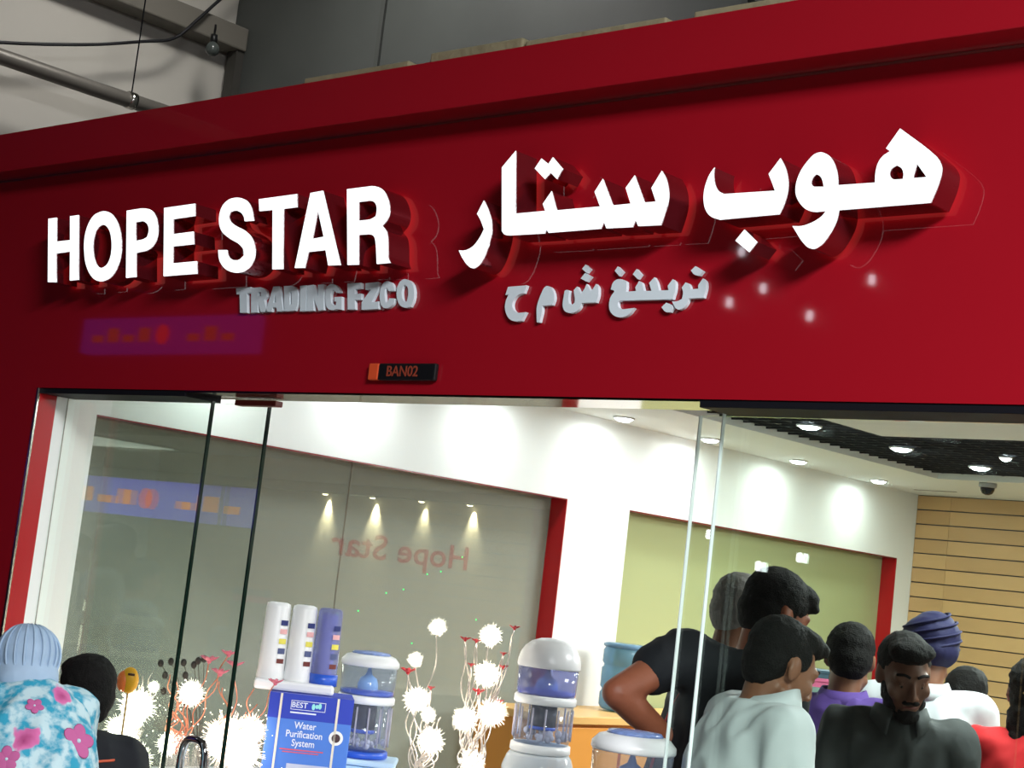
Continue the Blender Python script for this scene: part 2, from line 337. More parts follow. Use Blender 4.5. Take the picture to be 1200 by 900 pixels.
SUB_LATIN = [
 [[(-4.125,2.554),(-4.054,2.556),(-4.05,2.537),(-4.07,2.537),(-4.055,2.475),(-4.09,2.476),(-4.105,2.536),(-4.12,2.535)]],
 [[(-4.052,2.553),(-3.999,2.554),(-3.975,2.541),(-3.971,2.523),(-3.982,2.514),(-3.96,2.476),(-3.99,2.476),(-4.01,2.507),(-4.011,2.507),(-4.005,2.475),(-4.036,2.475)],[(-4.018,2.539),(-4.003,2.539),(-3.999,2.526),(-4.015,2.526)]],
 [[(-3.947,2.554),(-3.918,2.554),(-3.885,2.477),(-3.913,2.476),(-3.92,2.489),(-3.937,2.489),(-3.94,2.476),(-3.968,2.476)],[(-3.935,2.533),(-3.924,2.504),(-3.937,2.504)]],
 [[(-3.898,2.554),(-3.854,2.554),(-3.83,2.54),(-3.822,2.494),(-3.831,2.477),(-3.879,2.476)],[(-3.867,2.536),(-3.857,2.533),(-3.85,2.498),(-3.859,2.494)]],
 [[(-3.823,2.552),(-3.795,2.553),(-3.78,2.475),(-3.808,2.474)]],
 [[(-3.79,2.552),(-3.762,2.554),(-3.735,2.512),(-3.743,2.553),(-3.717,2.554),(-3.702,2.476),(-3.726,2.475),(-3.755,2.515),(-3.747,2.475),(-3.775,2.474)]],
 [[(-3.642,2.532),(-3.659,2.549),(-3.685,2.555),(-3.703,2.546),(-3.704,2.516),(-3.694,2.486),(-3.677,2.475),(-3.656,2.475),(-3.649,2.478),(-3.624,2.475),(-3.631,2.514),(-3.663,2.514),(-3.661,2.501),(-3.651,2.501),(-3.652,2.49),(-3.662,2.488),(-3.674,2.496),(-3.682,2.525),(-3.676,2.535),(-3.667,2.536),(-3.658,2.526),(-3.639,2.527)]],
 [[(-3.614,2.553),(-3.555,2.553),(-3.552,2.536),(-3.579,2.535),(-3.576,2.52),(-3.549,2.521),(-3.546,2.503),(-3.573,2.503),(-3.567,2.475),(-3.598,2.475)]],
 [[(-3.537,2.551),(-3.483,2.553),(-3.479,2.534),(-3.501,2.494),(-3.472,2.496),(-3.469,2.474),(-3.539,2.473),(-3.543,2.495),(-3.51,2.532),(-3.534,2.532)]],
 [[(-3.415,2.532),(-3.426,2.549),(-3.45,2.556),(-3.468,2.545),(-3.473,2.519),(-3.465,2.491),(-3.449,2.475),(-3.425,2.476),(-3.409,2.487),(-3.408,2.503),(-3.43,2.504),(-3.434,2.492),(-3.443,2.492),(-3.451,2.514),(-3.452,2.531),(-3.444,2.537),(-3.436,2.525),(-3.412,2.525)]],
 [[(-3.377,2.559),(-3.35,2.551),(-3.333,2.529),(-3.329,2.497),(-3.34,2.477),(-3.36,2.474),(-3.385,2.482),(-3.402,2.508),(-3.404,2.536),(-3.394,2.553)],[(-3.372,2.542),(-3.359,2.533),(-3.354,2.511),(-3.357,2.493),(-3.366,2.491),(-3.377,2.5),(-3.384,2.522),(-3.38,2.538)]],
]
raised_sign('shop_sign', SIGN_LATIN, -.10, .084, 'large glowing white raised letters reading HOPE STAR', True)
raised_sign('shop_sign', SIGN_ARABIC, -.10, .084, 'large glowing white raised Arabic lettering on the red fascia', True)
raised_sign('shop_sign', SUB_LATIN, -.0115, .011, 'small pale raised letters reading TRADING FZCO', False)
raised_sign('shop_sign', SUB_ARABIC, -.0115, .011, 'small pale raised Arabic letters below the large Arabic lettering', False)

# ------------------------------------------------------------------ shop interior shell
SX0, SX1, SY1, CZ = -5.16, 2.6, 6.38, 2.594
struct('floor', bx((-22, -9.3, -.1), (8, 8.2, 0)), mat('floor_tile', (112, 108, 102), .2, var=.12, vscale=3))
# side wall with two glazed recesses
WIN = [(.25, 2.94), (3.432, 6.175)]
bm = NB(); ztop, zbot = 2.175, .72
box(bm, (SX0-.1, .076, ztop), (SX0, SY1, CZ)); box(bm, (SX0-.1, .076, 0), (SX0, SY1, zbot))
for a, b in ((.076, WIN[0][0]), (WIN[0][1], WIN[1][0]), (WIN[1][1], SY1)): box(bm, (SX0-.1, a, zbot), (SX0, b, ztop))
wl = struct('wall_left', bm, WALLW)
link('wall_joint', bx((SX0, .121, 0), (SX0+.0025, .1235, 2.59)), mat('joint_grey', (150, 140, 130), .7), wl)
PANE1 = glass('hazy_pane', (234, 238, 232), 1.5, .42, (172, 176, 166))
PANE2 = glass('green_pane', (190, 205, 160), 1.5, .93, (172, 180, 132))
for i, (a, b) in enumerate(WIN):
    w = struct('window_%d' % (i+3), bx((SX0-.104, a, zbot), (SX0-.098, b, ztop)), (PANE1, PANE2)[i])
    w['label'] = ('hazy glazed recess with a red reveal near the shop front', 'yellow-green glazed recess with a red reveal by the slatted wall')[i]
    link('reveal', bx((SX0-.097, b-.006, zbot), (SX0+.001, b-.0005, ztop)), RED_TRIM, w)
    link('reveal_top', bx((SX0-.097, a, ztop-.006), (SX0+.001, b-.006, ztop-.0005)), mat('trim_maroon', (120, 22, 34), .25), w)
    if i == 0:
        link('pane_joint', bx((SX0-.0975, 1.608, zbot), (SX0-.0965, 1.613, ztop)), mat('joint_brown', (110, 100, 84), .6), w)
        t = text_mesh('reflected_lettering', 'Hope Star', .15, mat('lettering_reflection', (190, 70, 70), .6, alpha=.17), w,  # mirrored sign reflection, drawn as faint lettering on the pane
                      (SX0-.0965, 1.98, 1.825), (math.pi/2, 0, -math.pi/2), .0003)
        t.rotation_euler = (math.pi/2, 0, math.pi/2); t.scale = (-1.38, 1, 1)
        gd = NB()  # projected green laser speckles, imitated by glowing discs on the pane
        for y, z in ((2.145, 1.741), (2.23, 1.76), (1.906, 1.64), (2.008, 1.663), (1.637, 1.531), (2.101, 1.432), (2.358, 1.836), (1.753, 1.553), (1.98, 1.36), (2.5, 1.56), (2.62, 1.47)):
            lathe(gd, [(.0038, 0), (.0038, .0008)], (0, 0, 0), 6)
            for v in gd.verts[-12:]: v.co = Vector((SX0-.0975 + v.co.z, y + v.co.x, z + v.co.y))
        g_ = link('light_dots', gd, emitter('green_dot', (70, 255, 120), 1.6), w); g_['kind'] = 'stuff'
# slatted back wall
wb = struct('wall_back', bx((-5.3, SY1+.0138, 0), (SX1, SY1+.1, CZ+.1)), mat('slat_groove', (84, 86, 92), .7))
SL = [mat('slat_wood_%d' % i, c, .45, var=.07, vscale=5) for i, c in enumerate(((198, 160, 108), (190, 152, 102), (204, 166, 114)))]
rows = 28; z1 = 2.589; k = 0
for r in range(rows):
    zt = z1 - r*.0915; zb = max(zt - .084, .03)
    if zt < .1: break
    for a, b in ((-5.158, -4.93), (-4.928, -2.55), (-2.548, -.1), (-.098, SX1)):
        link('slat', bx((a, SY1-.006, zb), (b, SY1+.014, zt)), SL[k % 3], wb); k += 2 if r % 2 else 1
struct('wall_right', bx((SX1, .076, 0), (SX1+.1, SY1+.1, CZ+.1)), WALLW)
# ceiling: plaster strips along two walls, black open grid between, white raft
ce = struct('ceiling', bx((SX0-.1, .15, 2.82), (SX1+.1, SY1+.1, 2.9)), mat('void_black', (14, 14, 16), .9))
PLAST = mat('ceiling_plaster', (228, 230, 226), .7)
link('plaster_strip', bx((SX0-.1, .15, CZ), (-4.478, SY1+.01, 2.82)), PLAST, ce)
link('plaster_strip', bx((-4.4779, 5.29, CZ), (SX1, SY1+.01, 2.82)), PLAST, ce)
link('strip_lip', bx((-4.4779, .15, CZ), (-4.466, 5.29, 2.72)), PLAST, ce)
link('ceiling_raft', bx((-3.72, .55, 2.575), (-.6, 3.32, 2.61), .004), PLAST, ce)
gb = NB()
for i in range(52): box(gb, (-4.465, .16+i*.099, 2.62), (SX1, .166+i*.099, 2.68))
for i in range(58): box(gb, (-4.44+i*.12, .15, 2.625), (-4.434+i*.12, 5.29, 2.672))
g_ = link('ceiling_grid', gb, mat('grid_black', (26, 27, 33), .5), ce); g_['kind'] = 'stuff'
link('access_seam', bx((-5.0, 6.02, CZ-.003), (-4.72, 6.03, CZ)), mat('seam_grey', (120, 118, 112), .8), ce)
# recessed downlights in the strip by the wall, and lamps in the grid
RIM = mat('lamp_rim', (215, 215, 215), .3, .3); LAMP = emitter('lamp_white', (240, 250, 255), 30)
def spot(loc, power, deg=95, blend=.8, color=(.9, 1, 1), target=None, radius=.03):
    d = bpy.data.lights.new('downlight_beam', 'SPOT'); d.energy = power; d.spot_size = math.radians(deg); d.spot_blend = blend; d.color = color; d.shadow_soft_size = radius
    o = bpy.data.objects.new('downlight_beam', d); COL.objects.link(o); o.location = loc
    t = Vector(target) if target else Vector(loc) - Vector((0, 0, 1))
    o.rotation_euler = (t-Vector(loc)).to_track_quat('-Z', 'Y').to_euler(); return o
def downlight(loc, label, group, r=.05, power=30, deg=100, target=None):
    t = empty('downlight', loc, 0, label, 'lamp', group)
    link('rim', lathe(NB(), [(r*.9, .0), (r*.92, -.008), (r*1.05, -.008), (r*1.08, -.003), (r*1.08, .0)], n=20), RIM, t, True)
    link('bulb', lathe(NB(), [(r*.9, .0), (r*.9, -.007), (r*.6, -.018), (r*.1, -.022)], n=16), LAMP, t, True)
    area_light('downlight_beam', (loc[0], loc[1], loc[2]-.03), r*1.6, power, (.92, 1, 1))
    return t
WD = (.75, 1.5, 2.28, 3.07, 3.80, 4.65, 5.54)
ORD = ['first', 'second', 'third', 'fourth', 'fifth', 'sixth', 'seventh']
for i, y in enumerate(WD):
    downlight((-4.975, y, CZ), '%s recessed downlight from the shop front along the white wall' % ORD[i], 'downlights along the white wall', power=2.3, deg=170, target=(-4.9, y, 1.2))
GD = [((-4.112, 3.346), 'bright grid ceiling lamp nearest the white plaster strip'), ((-3.711, 3.345), 'bright lamp in the dark grid just behind the white raft edge'),
      ((-3.50, 3.44), 'bright lamp in the dark grid, right of the raft edge lamp'), ((-4.041, 4.084), 'single bright lamp in the middle of the dark grid ceiling'),
      ((-3.97, 4.787), 'bright grid ceiling lamp closest to the dome camera'), ((-3.6, 4.3), 'small grid ceiling lamp high above the turbaned man'), ((-3.42, 4.33), 'small grid ceiling lamp nearest the right picture edge')]
for i, ((x, y), lb) in enumerate(GD):
    downlight((x, y, 2.618), lb, 'lamps in the dark grid ceiling', .056 if i < 5 else .03, 5 if i < 5 else 2, 120)
t = empty('dome_camera', (-4.214, 5.392, CZ), 0, 'small dark dome camera under the white strip above the slatted wall', 'camera')
link('mount', lathe(NB(), [(.05, 0), (.05, -.02), (.042, -.026)], n=20), mat('cam_grey', (150, 150, 150), .4), t, True)
link('dome', lathe(NB(), [(.04, -.024), (.038, -.04), (.028, -.058), (.01, -.066)], n=18), mat('cam_dark', (20, 20, 24), .1), t, True)
for (_p, _w), lb in zip(SHOP_FILL_PANELS, ('added fill panel in the white ceiling raft nearest the front', 'added fill panel in the grid ceiling before the slatted wall', 'added fill panel in the ceiling raft farthest to the right')):  # panels added for general fill light in the shop
    t = empty('fill_panel', _p, 0, lb, 'lamp', 'added fill panels in the shop ceiling')
    link('frame', bx((-.31, -.31, -.03), (.31, .31, .01)), RIM, t); link('diffuser', bx((-.29, -.29, -.036), (.29, .29, -.031)), emitter('fill_panel_glow', (250, 255, 252), 3), t)

# ------------------------------------------------------------------ made-up room standing in for the reflection in the hazy recess
NBW = mat('standin_room_wall', (176, 174, 162), .8)
nr = struct('wall_standin_room', bx((-12.2, 5.0, 0), (SX0-.12, 5.1, 2.32)), NBW)
link('standin_room_ceiling', bx((-12.2, .3, 2.3), (SX0-.12, 5.1, 2.38)), mat('standin_room_ceiling', (150, 150, 140), .8), nr)
link('standin_room_end', bx((-12.3, .3, 0), (-12.2, 5.1, 2.38)), NBW, nr)
link('standin_room_front', bx((-12.2, .2, 0), (SX0-.12, .3, 2.38)), NBW, nr)
link('lamp_trough', bx((-12.2, 4.86, 2.235), (SX0-.12, 4.999, 2.299)), NBW, nr)
for i, x in enumerate((-9.129, -8.626, -8.139, -7.68)):  # added lamps imitate the spot cones reflected in the pane
    t = empty('spotlight', (x, 4.95, 2.235), 0, '%s added warm spotlight from the left, standing in for a reflection in the hazy pane' % ORD[i], 'lamp', 'stand-in spotlights for reflections in the hazy pane')
    link('rim', lathe(NB(), [(.03, 0), (.03, -.01), (.022, -.012)], n=14), RIM, t, True)
    link('bulb', lathe(NB(), [(.02, -.006), (.02, -.014), (.008, -.017)], n=12), emitter('warm_bulb', (255, 236, 190), 40), t, True)
    spot((x, 4.982, 2.212), (110, 130, 50, 75)[i], 60, 1, (1, .86, .6), (x, 5.0, 1.2), .005)
area_light('standin_room_fill', (-8.5, 2.4, 2.28), .8, 190, (1, .99, .93))  # added fill that brightens the view through the hazy pane
t = empty('fill_panel', (-8.5, 2.4, 2.3), 0, 'added fill panel in the made-up room behind the hazy pane', 'lamp')
link('frame', bx((-.42, -.42, -.008), (.42, .42, 0)), RIM, t); link('diffuser', bx((-.4, -.4, -.012), (.4, .4, -.0085)), emitter('panel_soft', (250, 255, 248), 1), t)

# ------------------------------------------------------------------ the hall around the shop
HW = mat('hall_panel_white', (190, 186, 178), .7, var=.04, vscale=2, bump=.02)
GREY = mat('duct_grey', (70, 73, 71), .55, var=.18, vscale=3, bump=.05, bscale=6)
struct('wall_side', bx((-7.4, .15, 2.9), (-7.3, 2.22, 6.6)), HW)
wu = struct('wall_upper', bx((-7.28, 2.2, 2.9), (3.2, 2.3, 6.6)), GREY)
link('corner_post', bx((-7.25, 2.15, 2.9), (-7.17, 2.2, 4.5)), mat('post_dark', (60, 58, 54), .6), wu)
for x in (-6.1, -3.9, -1.6): link('panel_seam', bx((x, 2.185, 2.9), (x+.03, 2.2, 6.6)), mat('seam_dark', (66, 68, 66), .6), wu)
struct('trim_1', bx((-7.3, .9, 4.42), (-7.15, 2.2, 4.55), .01), mat('beam_grey', (110, 106, 98), .6))
FOAM = mat('foam_edge', (158, 150, 118), .9, var=.3, vscale=14, bump=.5, bscale=40)
x = -4.1; i = 0
while x < 1.5:
    w = random.uniform(.35, .75)
    o_ = link('foam_strip', bx((x, .125, 3.02), (x+w, .2, 3.278+random.uniform(-.008, .008)), .006), FOAM, front)
    x += w + random.choice((.01, .05, .09))
struct('ceiling_hall', bx((-22, -9.3, 6.6), (8, 2.3, 6.7)), mat('hall_roof', (120, 120, 118), .8))
wo = struct('wall_opposite', bx((-22, -9.3, 0), (8, -9.2, 6.6)), mat('opposite_dark', (48, 44, 44), .5, var=.4, vscale=.6))
struct('roof', bx((-12.3, .2, 2.9), (3.2, 6.6, 2.94)), mat('roof_board', (70, 68, 64), .9))
# pipe on its hanger rod, cable, hanging bulb
t = empty('ceiling_pipe', (-7, 1.2, 3.9), 0, 'grey pipe running above the fascia at the top left', 'pipe')
link('pipe_body', tube(NB(), [(0, -3.5, -.02), (0, 0, -.005), (0, .98, .01)], .038, 14), mat('pipe_grey', (108, 104, 98), .45, .3), t, True)
link('pipe_clamp', tube(NB(), [(0, .2, 0), (0, .24, 0)], .044, 14), STEEL, t, True)
link('hanger_rod', tube(NB(), [(0, .22, .04), (0, .22, 2.7)], .004, 6), DARK, t)
link('pipe_cap', tube(NB(), [(0, .96, .01), (0, .985, .01)], .042, 14), mat('pipe_grey', (108, 104, 98)), t, True)
cb = spline([(-7.1, -.4, 3.92), (-7.1, .2, 3.91), (-7.1, .63, 3.965), (-7.1, 1.16, 4.118), (-7.1, 1.5, 4.245), (-7.1, 1.69, 4.325), (-7.1, 1.82, 4.47), (-7.1, 1.95, 4.63), (-7.1, 2.15, 4.85)], 5)
tag(link('ceiling_cable', tube(NB(), cb, .009, 6), mat('cable_black', (22, 22, 26), .5), None, True), 'black cable sagging above the grey pipe at top left', 'cable')
t = empty('hanging_bulb', (-7.02, 1.88, 4.43), 0, 'small unlit bulb hanging below the beam at top left', 'bulb')
link('socket', lathe(NB(), [(.006, .02), (.006, -.03), (.018, -.035), (.02, -.07), (.016, -.075)], n=14), BLACK_PL, t, True)
link('globe', lathe(NB(), [(.014, -.073), (.03, -.09), (.038, -.11), (.034, -.13), (.02, -.145), (.006, -.15)], n=16), mat('bulb_dim', (70, 76, 74), .1), t, True)
t = empty('high_lamp', (-5.75, 1.15, 5.3), 0, 'shaded lamp hung high over the shop roof', 'lamp')
link('shade', lathe(NB(), [(.3, -.08), (.27, -.04), (.12, .06), (.03, .1), (.01, 1.3)], n=20), GREY, t, True)
link('bulb', lathe(NB(), [(.22, -.07), (.18, -.085), (.03, -.09)], n=16), emitter('high_glow', (255, 250, 240), 4), t, True)
for i, (_p, _w) in enumerate(HALL_FILL_LAMPS):  # unseen luminaires added to brighten the fascia
    t = empty('hall_fill_lamp', _p, 0, 'unseen hall luminaire added to light the fascia, %s one' % ('rightmost and brightest', 'middle', 'leftmost')[i], 'lamp', 'added hall luminaires')
    q = 1.25 if _w > 100 else .5
    link('housing', bx((-q, -q, -.02), (q, q, .1)), GREY, t); link('diffuser', bx((-q+.04, -q+.04, -.03), (q-.04, q-.04, -.021)), emitter('hall_fill_glow', (245, 250, 255), 1.2), t)
    for sx in (-1, 1): link('hanger', tube(NB(), [(sx*.4, 0, .1), (sx*.4, 0, 6.6-_p[2])], .008, 6), DARK, t)
# shop signs and spot lamps across the hall (seen mirrored in the gloss of the front)
SB = emitter('blue_sign', (70, 62, 190), 2.2); SO = emitter('sign_orange', (250, 130, 60), 1.6); SR = emitter('sign_red', (230, 50, 50), 2.2)
SB2 = emitter('blue_sign_dim', (64, 52, 180), 1.1); SO2 = emitter('sign_orange_dim', (240, 110, 50), .8)
def far_sign(x0, x1, z0, z1, label, SB=SB, SO=SO):
    t = empty('illuminated_sign', ((x0+x1)/2, -9.2, z0), 0, label, 'sign', 'blue signs across the hall'); w = (x1-x0)/2; h = z1-z0
    link('sign_box', bx((-w, 0, 0), (w, .15, h), .01), SB, t)
    for k in range(9):
        if k == 4: link('emblem', lathe(NB(), [(h*.28, 0), (h*.28, .02)], n=18), SR, t).matrix_local = Matrix.Translation((0, .151, h/2)) @ Matrix.Rotation(-math.pi/2, 4, 'X')
        elif k != 5: link('sign_bar', bx((-w*.85+k*w*.19, .151, h*.3), (-w*.85+k*w*.19+w*.13, .165, h*(.5+.2*(k % 2)))), SO, t)
far_sign(-18.8, -15.3, 4.05, 4.5, 'long blue lit sign high on the opposite wall', SB2, SO2)
far_sign(-19.4, -15.1, 2.02, 2.48, 'long blue lit sign low on the opposite wall')
LP2 = emitter('spot_white', (245, 245, 255), 14)
for i, (x, z) in enumerate(((-8.59, 4.95), (-8.67, 4.48), (-8.32, 4.6), (-7.81, 4.34), (-7.23, 4.64), (-8.24, 2.14), (-7.83, 2.25), (-8.87, 2.39))):
    t = empty('wall_spotlight', (x, -9.2, z), 0, 'small wall spotlight across the hall, %s' % ('highest one', 'left one of the upper row', 'second of the upper row', 'lowest of the upper row', 'rightmost one', 'lowest of all', 'right one of the lower row', 'leftmost of the lower row')[i], 'lamp', 'wall spotlights across the hall')
    link('bracket', bx((-.03, 0, -.02), (.03, .08, .02)), DARK, t); link('lens', bx((-.024, .08, -.045), (.024, .13, .045), .018), LP2, t)
# ------------------------------------------------------------------ furniture for the display
LAM = mat('white_laminate', (226, 230, 232), .3)
def table(name, x0, x1, y0, y1, z, label, m=LAM):
    t = empty(name, ((x0+x1)/2, (y0+y1)/2, 0), 0, label, 'table'); a, b = (x1-x0)/2, (y1-y0)/2
    link('table_top', bx((-a, -b, z-.03), (a, b, z), .004), m, t)
    for sx in (-1, 1):
        for sy in (-1, 1): link('leg', bx((sx*(a-.03)-.02, sy*(b-.03)-.02, 0), (sx*(a-.03)+.02, sy*(b-.03)+.02, z-.03)), STEEL, t)
    link('apron', bx((-a+.03, -b+.012, z-.13), (a-.03, -b+.03, z-.03)), m, t)
    return t
TZ = .92
table('display_table', -5.13, -3.42, .3, 1.42, TZ, 'white display table just inside the glass carrying lamps and water filters')
table('display_stand', -2.79, -2.56, .225, .465, 1.03, 'narrow white stand under the cropped water filter')
WOOD = mat('light_wood', (226, 178, 108), .4, var=.12, vscale=4); WOODF = mat('orange_wood', (222, 150, 66), .4, var=.1, vscale=5)
t = empty('wooden_counter', (-4.92, 3.2, 0), 0, 'light wooden counter standing along the white side wall', 'counter')
link('counter_top', bx((-.225, -.77, 1.165), (.235, 1.3, 1.2), .004), WOOD, t)
link('counter_body', bx((-.225, -.75, 0), (.2, 1.28, 1.165)), WOODF, t)
for k in range(4):
    y0 = -.745+k*.506
    dd = link('counter_door', bx((.2, y0+.008, .08), (.218, y0+.494, 1.15), .003), WOODF, t)
    link('door_knob', sphere(NB(), (.226, y0+.44, .7), .012, 8, 6), STEEL, dd, True)

# ------------------------------------------------------------------ water filters
TANK = glass('tank_clear', (230, 238, 250), 1.35, .12, (215, 222, 240))
TANK_L = glass('tank_lilac', (196, 202, 240), 1.35, .3, (190, 195, 232))
BLUE = mat('ring_blue', (48, 92, 200), .3); RIBM = mat('rib_gloss', (222, 218, 232), .1, trans=.5); DOME = mat('ceramic_dome', (150, 196, 236), .4); CART = mat('filter_cartridge', (14, 16, 24), .5); STONE = mat('filter_stones', (214, 206, 210), .5)
def filter_pot(loc, rz, label, R=.102, lid=(.055, 0), up=.105, low=.17, base=.025, basemat=None, upmat=None):
    t = empty('water_filter', loc, rz, label, 'water filter', 'clear domestic water filters'); z = 0
    bm_ = basemat or BLUE
    link('base', lathe(NB(), [(R*.97, 0), (R*1.02, .006), (R*1.0, base)], n=36), bm_, t, True); z = base
    lt = link('lower_tank', lathe(NB(), [(R*.93, z), (R*.97, z+.02), (R*.97, z+low)], n=36), TANK, t, True)
    for k in range(14):
        a = 2*math.pi*k/14
        link('rib', tube(NB(), [(R*.98*math.cos(a), R*.98*math.sin(a), z+.018), (R*.98*math.cos(a), R*.98*math.sin(a), z+low-.01)], .0035, 5), RIBM, lt, True)
    ct = link('cartridge', lathe(NB(), [(R*.4, z+low*.35), (R*.44, z+low*.37), (R*.44, z+low*.95), (R*.2, z+low)], n=24), CART, t, True)
    link('cartridge_band', lathe(NB(), [(R*.45, z+low*.36), (R*.45, z+low*.44)], n=24), BLUE, ct, True)
    for k in range(26):
        a = random.uniform(0, 6.28); rr = R*.85*math.sqrt(random.random())
        link('stone', sphere(NB(), (rr*math.cos(a), rr*math.sin(a), z+random.uniform(.012, .04)), random.uniform(.008, .014), 6, 5), STONE, lt, True)
    z += low
    link('middle_ring', lathe(NB(), [(R*.99, z), (R*1.05, z+.004), (R*1.05, z+.024), (R*1.0, z+.03)], n=36), WHITE_PL, t, True); z += .03
    link('upper_tank', lathe(NB(), [(R*.98, z), (R*1.0, z+.01), (R*1.02, z+up)], n=36), upmat or TANK, t, True)
    dm = link('ceramic_dome', lathe(NB(), [(R*.36, z+.004), (R*.38, z+up*.35), (R*.3, z+up*.58), (R*.12, z+up*.7), (R*.05, z+up*.95)], n=24), DOME, t, True)
    link('bed_ring', lathe(NB(), [(R*.96, z+.002), (R*.97, z+.016), (R*.5, z+.02)], n=36), BLUE, t, True)
    z += up
    if lid[1] == 0:
        l = link('lid', lathe(NB(), [(R*1.03, z), (R*1.07, z+.006), (R*1.06, z+.02), (R*.9, z+.038), (R*.72, z+.044)], n=36), WHITE_PL, t, True)
        link('lid_top', lathe(NB(), [(R*.72, z+.044), (R*.66, z+.052), (R*.2, z+.056)], n=36), mat('lid_speckle', (128, 150, 205), .2, var=.5, vscale=70), l, True)
    else:
        link('lid', lathe(NB(), [(R*1.05, z), (R*1.07, z+.006), (R*1.06, z+.022), (R*1.0, z+.046), (R*.87, z+.068), (R*.66, z+.086), (R*.36, z+.097), (R*.06, z+.1)], n=36), WHITE_PL, t, True)
    return t
# pot on a pale blue tub
t = empty('storage_tub', (-4.534, 1.164, TZ), .74, 'pale blue plastic tub under the filter with the speckled lid', 'tub')
link('tub_body', bx((-.135, -.11, 0), (.135, .11, .108), .012), mat('tub_blue', (176, 208, 234), .35), t)
link('tub_lid', bx((-.142, -.117, .1085), (.142, .117, .13), .008), mat('tub_lid_blue', (200, 226, 244), .35), t)
filter_pot((-4.534, 1.164, TZ+.131), .3, 'clear water filter with a speckled blue lid standing beside the blue carton')
t = filter_pot((-3.646, 1.131, 1.20), 1.0, 'tall clear water filter with a white dome lid in front of the white wall', .1, (.09, 1), .09, .13, .03, WHITE_PL, TANK_L)
link('dispenser_tank', lathe(NB(), [(.118, -.28), (.126, -.27), (.122, -.05), (.108, -.012), (.1, -.002)], n=36), glass('tank_milky', (230, 236, 240), 1.3, .72, (224, 232, 238)), t, True)
link('tap', tube(NB(), spline([(.0, -.12, -.2), (.0, -.155, -.2), (.0, -.165, -.225)], 4), .009, 8), WHITE_PL, t, True)
t = filter_pot((-2.672, .345, 1.03), .7, 'clear water filter cropped by the bottom edge below the bent elbow', .105, (.05, 0), .1, .16, .03, WHITE_PL)
t = empty('water_bottle', (-4.92, 3.22, 1.2), .4, 'large blue water bottle on the wooden counter behind the bent arm', 'bottle')
BOT = glass('bottle_blue', (150, 190, 214), 1.35, .45, (146, 184, 208))
link('bottle_body', lathe(NB(), [(.055, 0), (.1, .01), (.112, .03), (.112, .085), (.105, .095), (.105, .105), (.113, .115), (.113, .2), (.105, .21), (.105, .22), (.113, .23), (.113, .285), (.1, .31), (.085, .318)], n=32), BOT, t, True)
link('bottle_rim', lathe(NB(), [(.106, .298), (.116, .304), (.116, .316), (.098, .324)], n=32), BOT, t, True)
link('bottle_handle', tube(NB(), spline([(.108, 0, .12), (.13, 0, .13), (.13, 0, .18), (.108, 0, .19)], 4), .01, 8), BOT, t, True)

# ------------------------------------------------------------------ blue carton with a triple purifier on top
rz = YAW + .12
t = empty('purifier_carton', (-4.47, .835, TZ), rz, 'blue cardboard carton printed BEST and Water Purification System', 'box')
CB = mat('carton_blue', (74, 124, 214), .5); CBD = mat('carton_dark_blue', (40, 62, 180), .5); PRN = mat('print_white', (225, 232, 245), .6)
w, d, h = .145, .12, .36
body = link('carton_body', bx((-w, -d, 0), (w, d, h), .003), CB, t)
link('header_band', bx((-w-.0006, -d-.0008, h-.085), (w+.0006, d+.0006, h+.0006)), CBD, t)
FR = (math.pi/2, 0, 0); fy = -d-.0012
lg = NB()
for a, b in (((-.07, h-.052), (.05, h-.050)), ((-.07, h-.022), (.05, h-.020)), ((-.07, h-.052), (-.068, h-.02)), ((.048, h-.052), (.05, h-.02))):
    box(lg, (a[0], fy-.0006, a[1]), (b[0], fy, b[1]))
link('logo_frame', lg, PRN, t)
text_mesh('logo_lettering', 'BEST', .026, PRN, t, (-.04, fy, h-.036), FR)
for k, (dx, hh) in enumerate(((0, .02), (.012, .013), (.022, .019))):
    link('logo_drop', sphere(NB(), (.008+dx, fy, h-.037+.002*k), (.006, .0006, hh*.55), 8, 6), mat('print_cyan', (150, 225, 225), .6), t)
link('logo_caption', bx((-.07, fy-.0005, h-.064), (.02, fy, h-.059)), PRN, t)
for k, s_ in enumerate(('Water', 'Purification', 'System')):
    text_mesh('carton_lettering', s_, .033, PRN, t, (-.012, fy, h-.105-k*.03), FR, sx=.85)
link('red_rule', bx((-.09, fy-.0005, h-.19), (.06, fy, h-.186)), mat('print_red', (225, 90, 100), .6), t)
link('red_rule', bx((-.08, fy-.0005, h-.198), (.045, fy, h-.195)), mat('print_red', (225, 90, 100), .6), t)
link('printed_picture', bx((-.06, fy-.0005, h-.33), (.085, fy, h-.235)), mat('print_pale', (190, 198, 220), .6), t)
for k in range(4): link('printed_cup', bx((-.045+k*.032, fy-.0012, h-.32), (-.022+k*.032, fy-.0006, h-.262)), mat('print_dark', (50, 48, 60), .6), t)
link('badge', lathe(NB(), [(.025, 0), (.025, .0008)], n=20), WHITE_PL, t).matrix_local = Matrix.Translation((.098, fy, h-.135)) @ Matrix.Rotation(math.pi/2, 4, 'X')
link('badge_centre', lathe(NB(), [(.015, .0009), (.015, .0016)], n=16), mat('print_brown', (70, 45, 50), .6), t).matrix_local = Matrix.Translation((.098, fy, h-.135)) @ Matrix.Rotation(math.pi/2, 4, 'X')
for sx in (-.105, .092): link('carton_strap', bx((sx-.004, fy-.0016, .02), (sx+.004, fy-.0011, h)), mat('strap_cream', (226, 220, 205), .5), t)
zt = TZ + h + .001
t = empty('triple_purifier', (-4.52, .79, zt), rz, 'triple water purifier with two white columns and a lilac one on the carton', 'water purifier')
link('tray', bx((-.14, -.07, 0), (.14, .07, .035), .01), WHITE_PL, t)
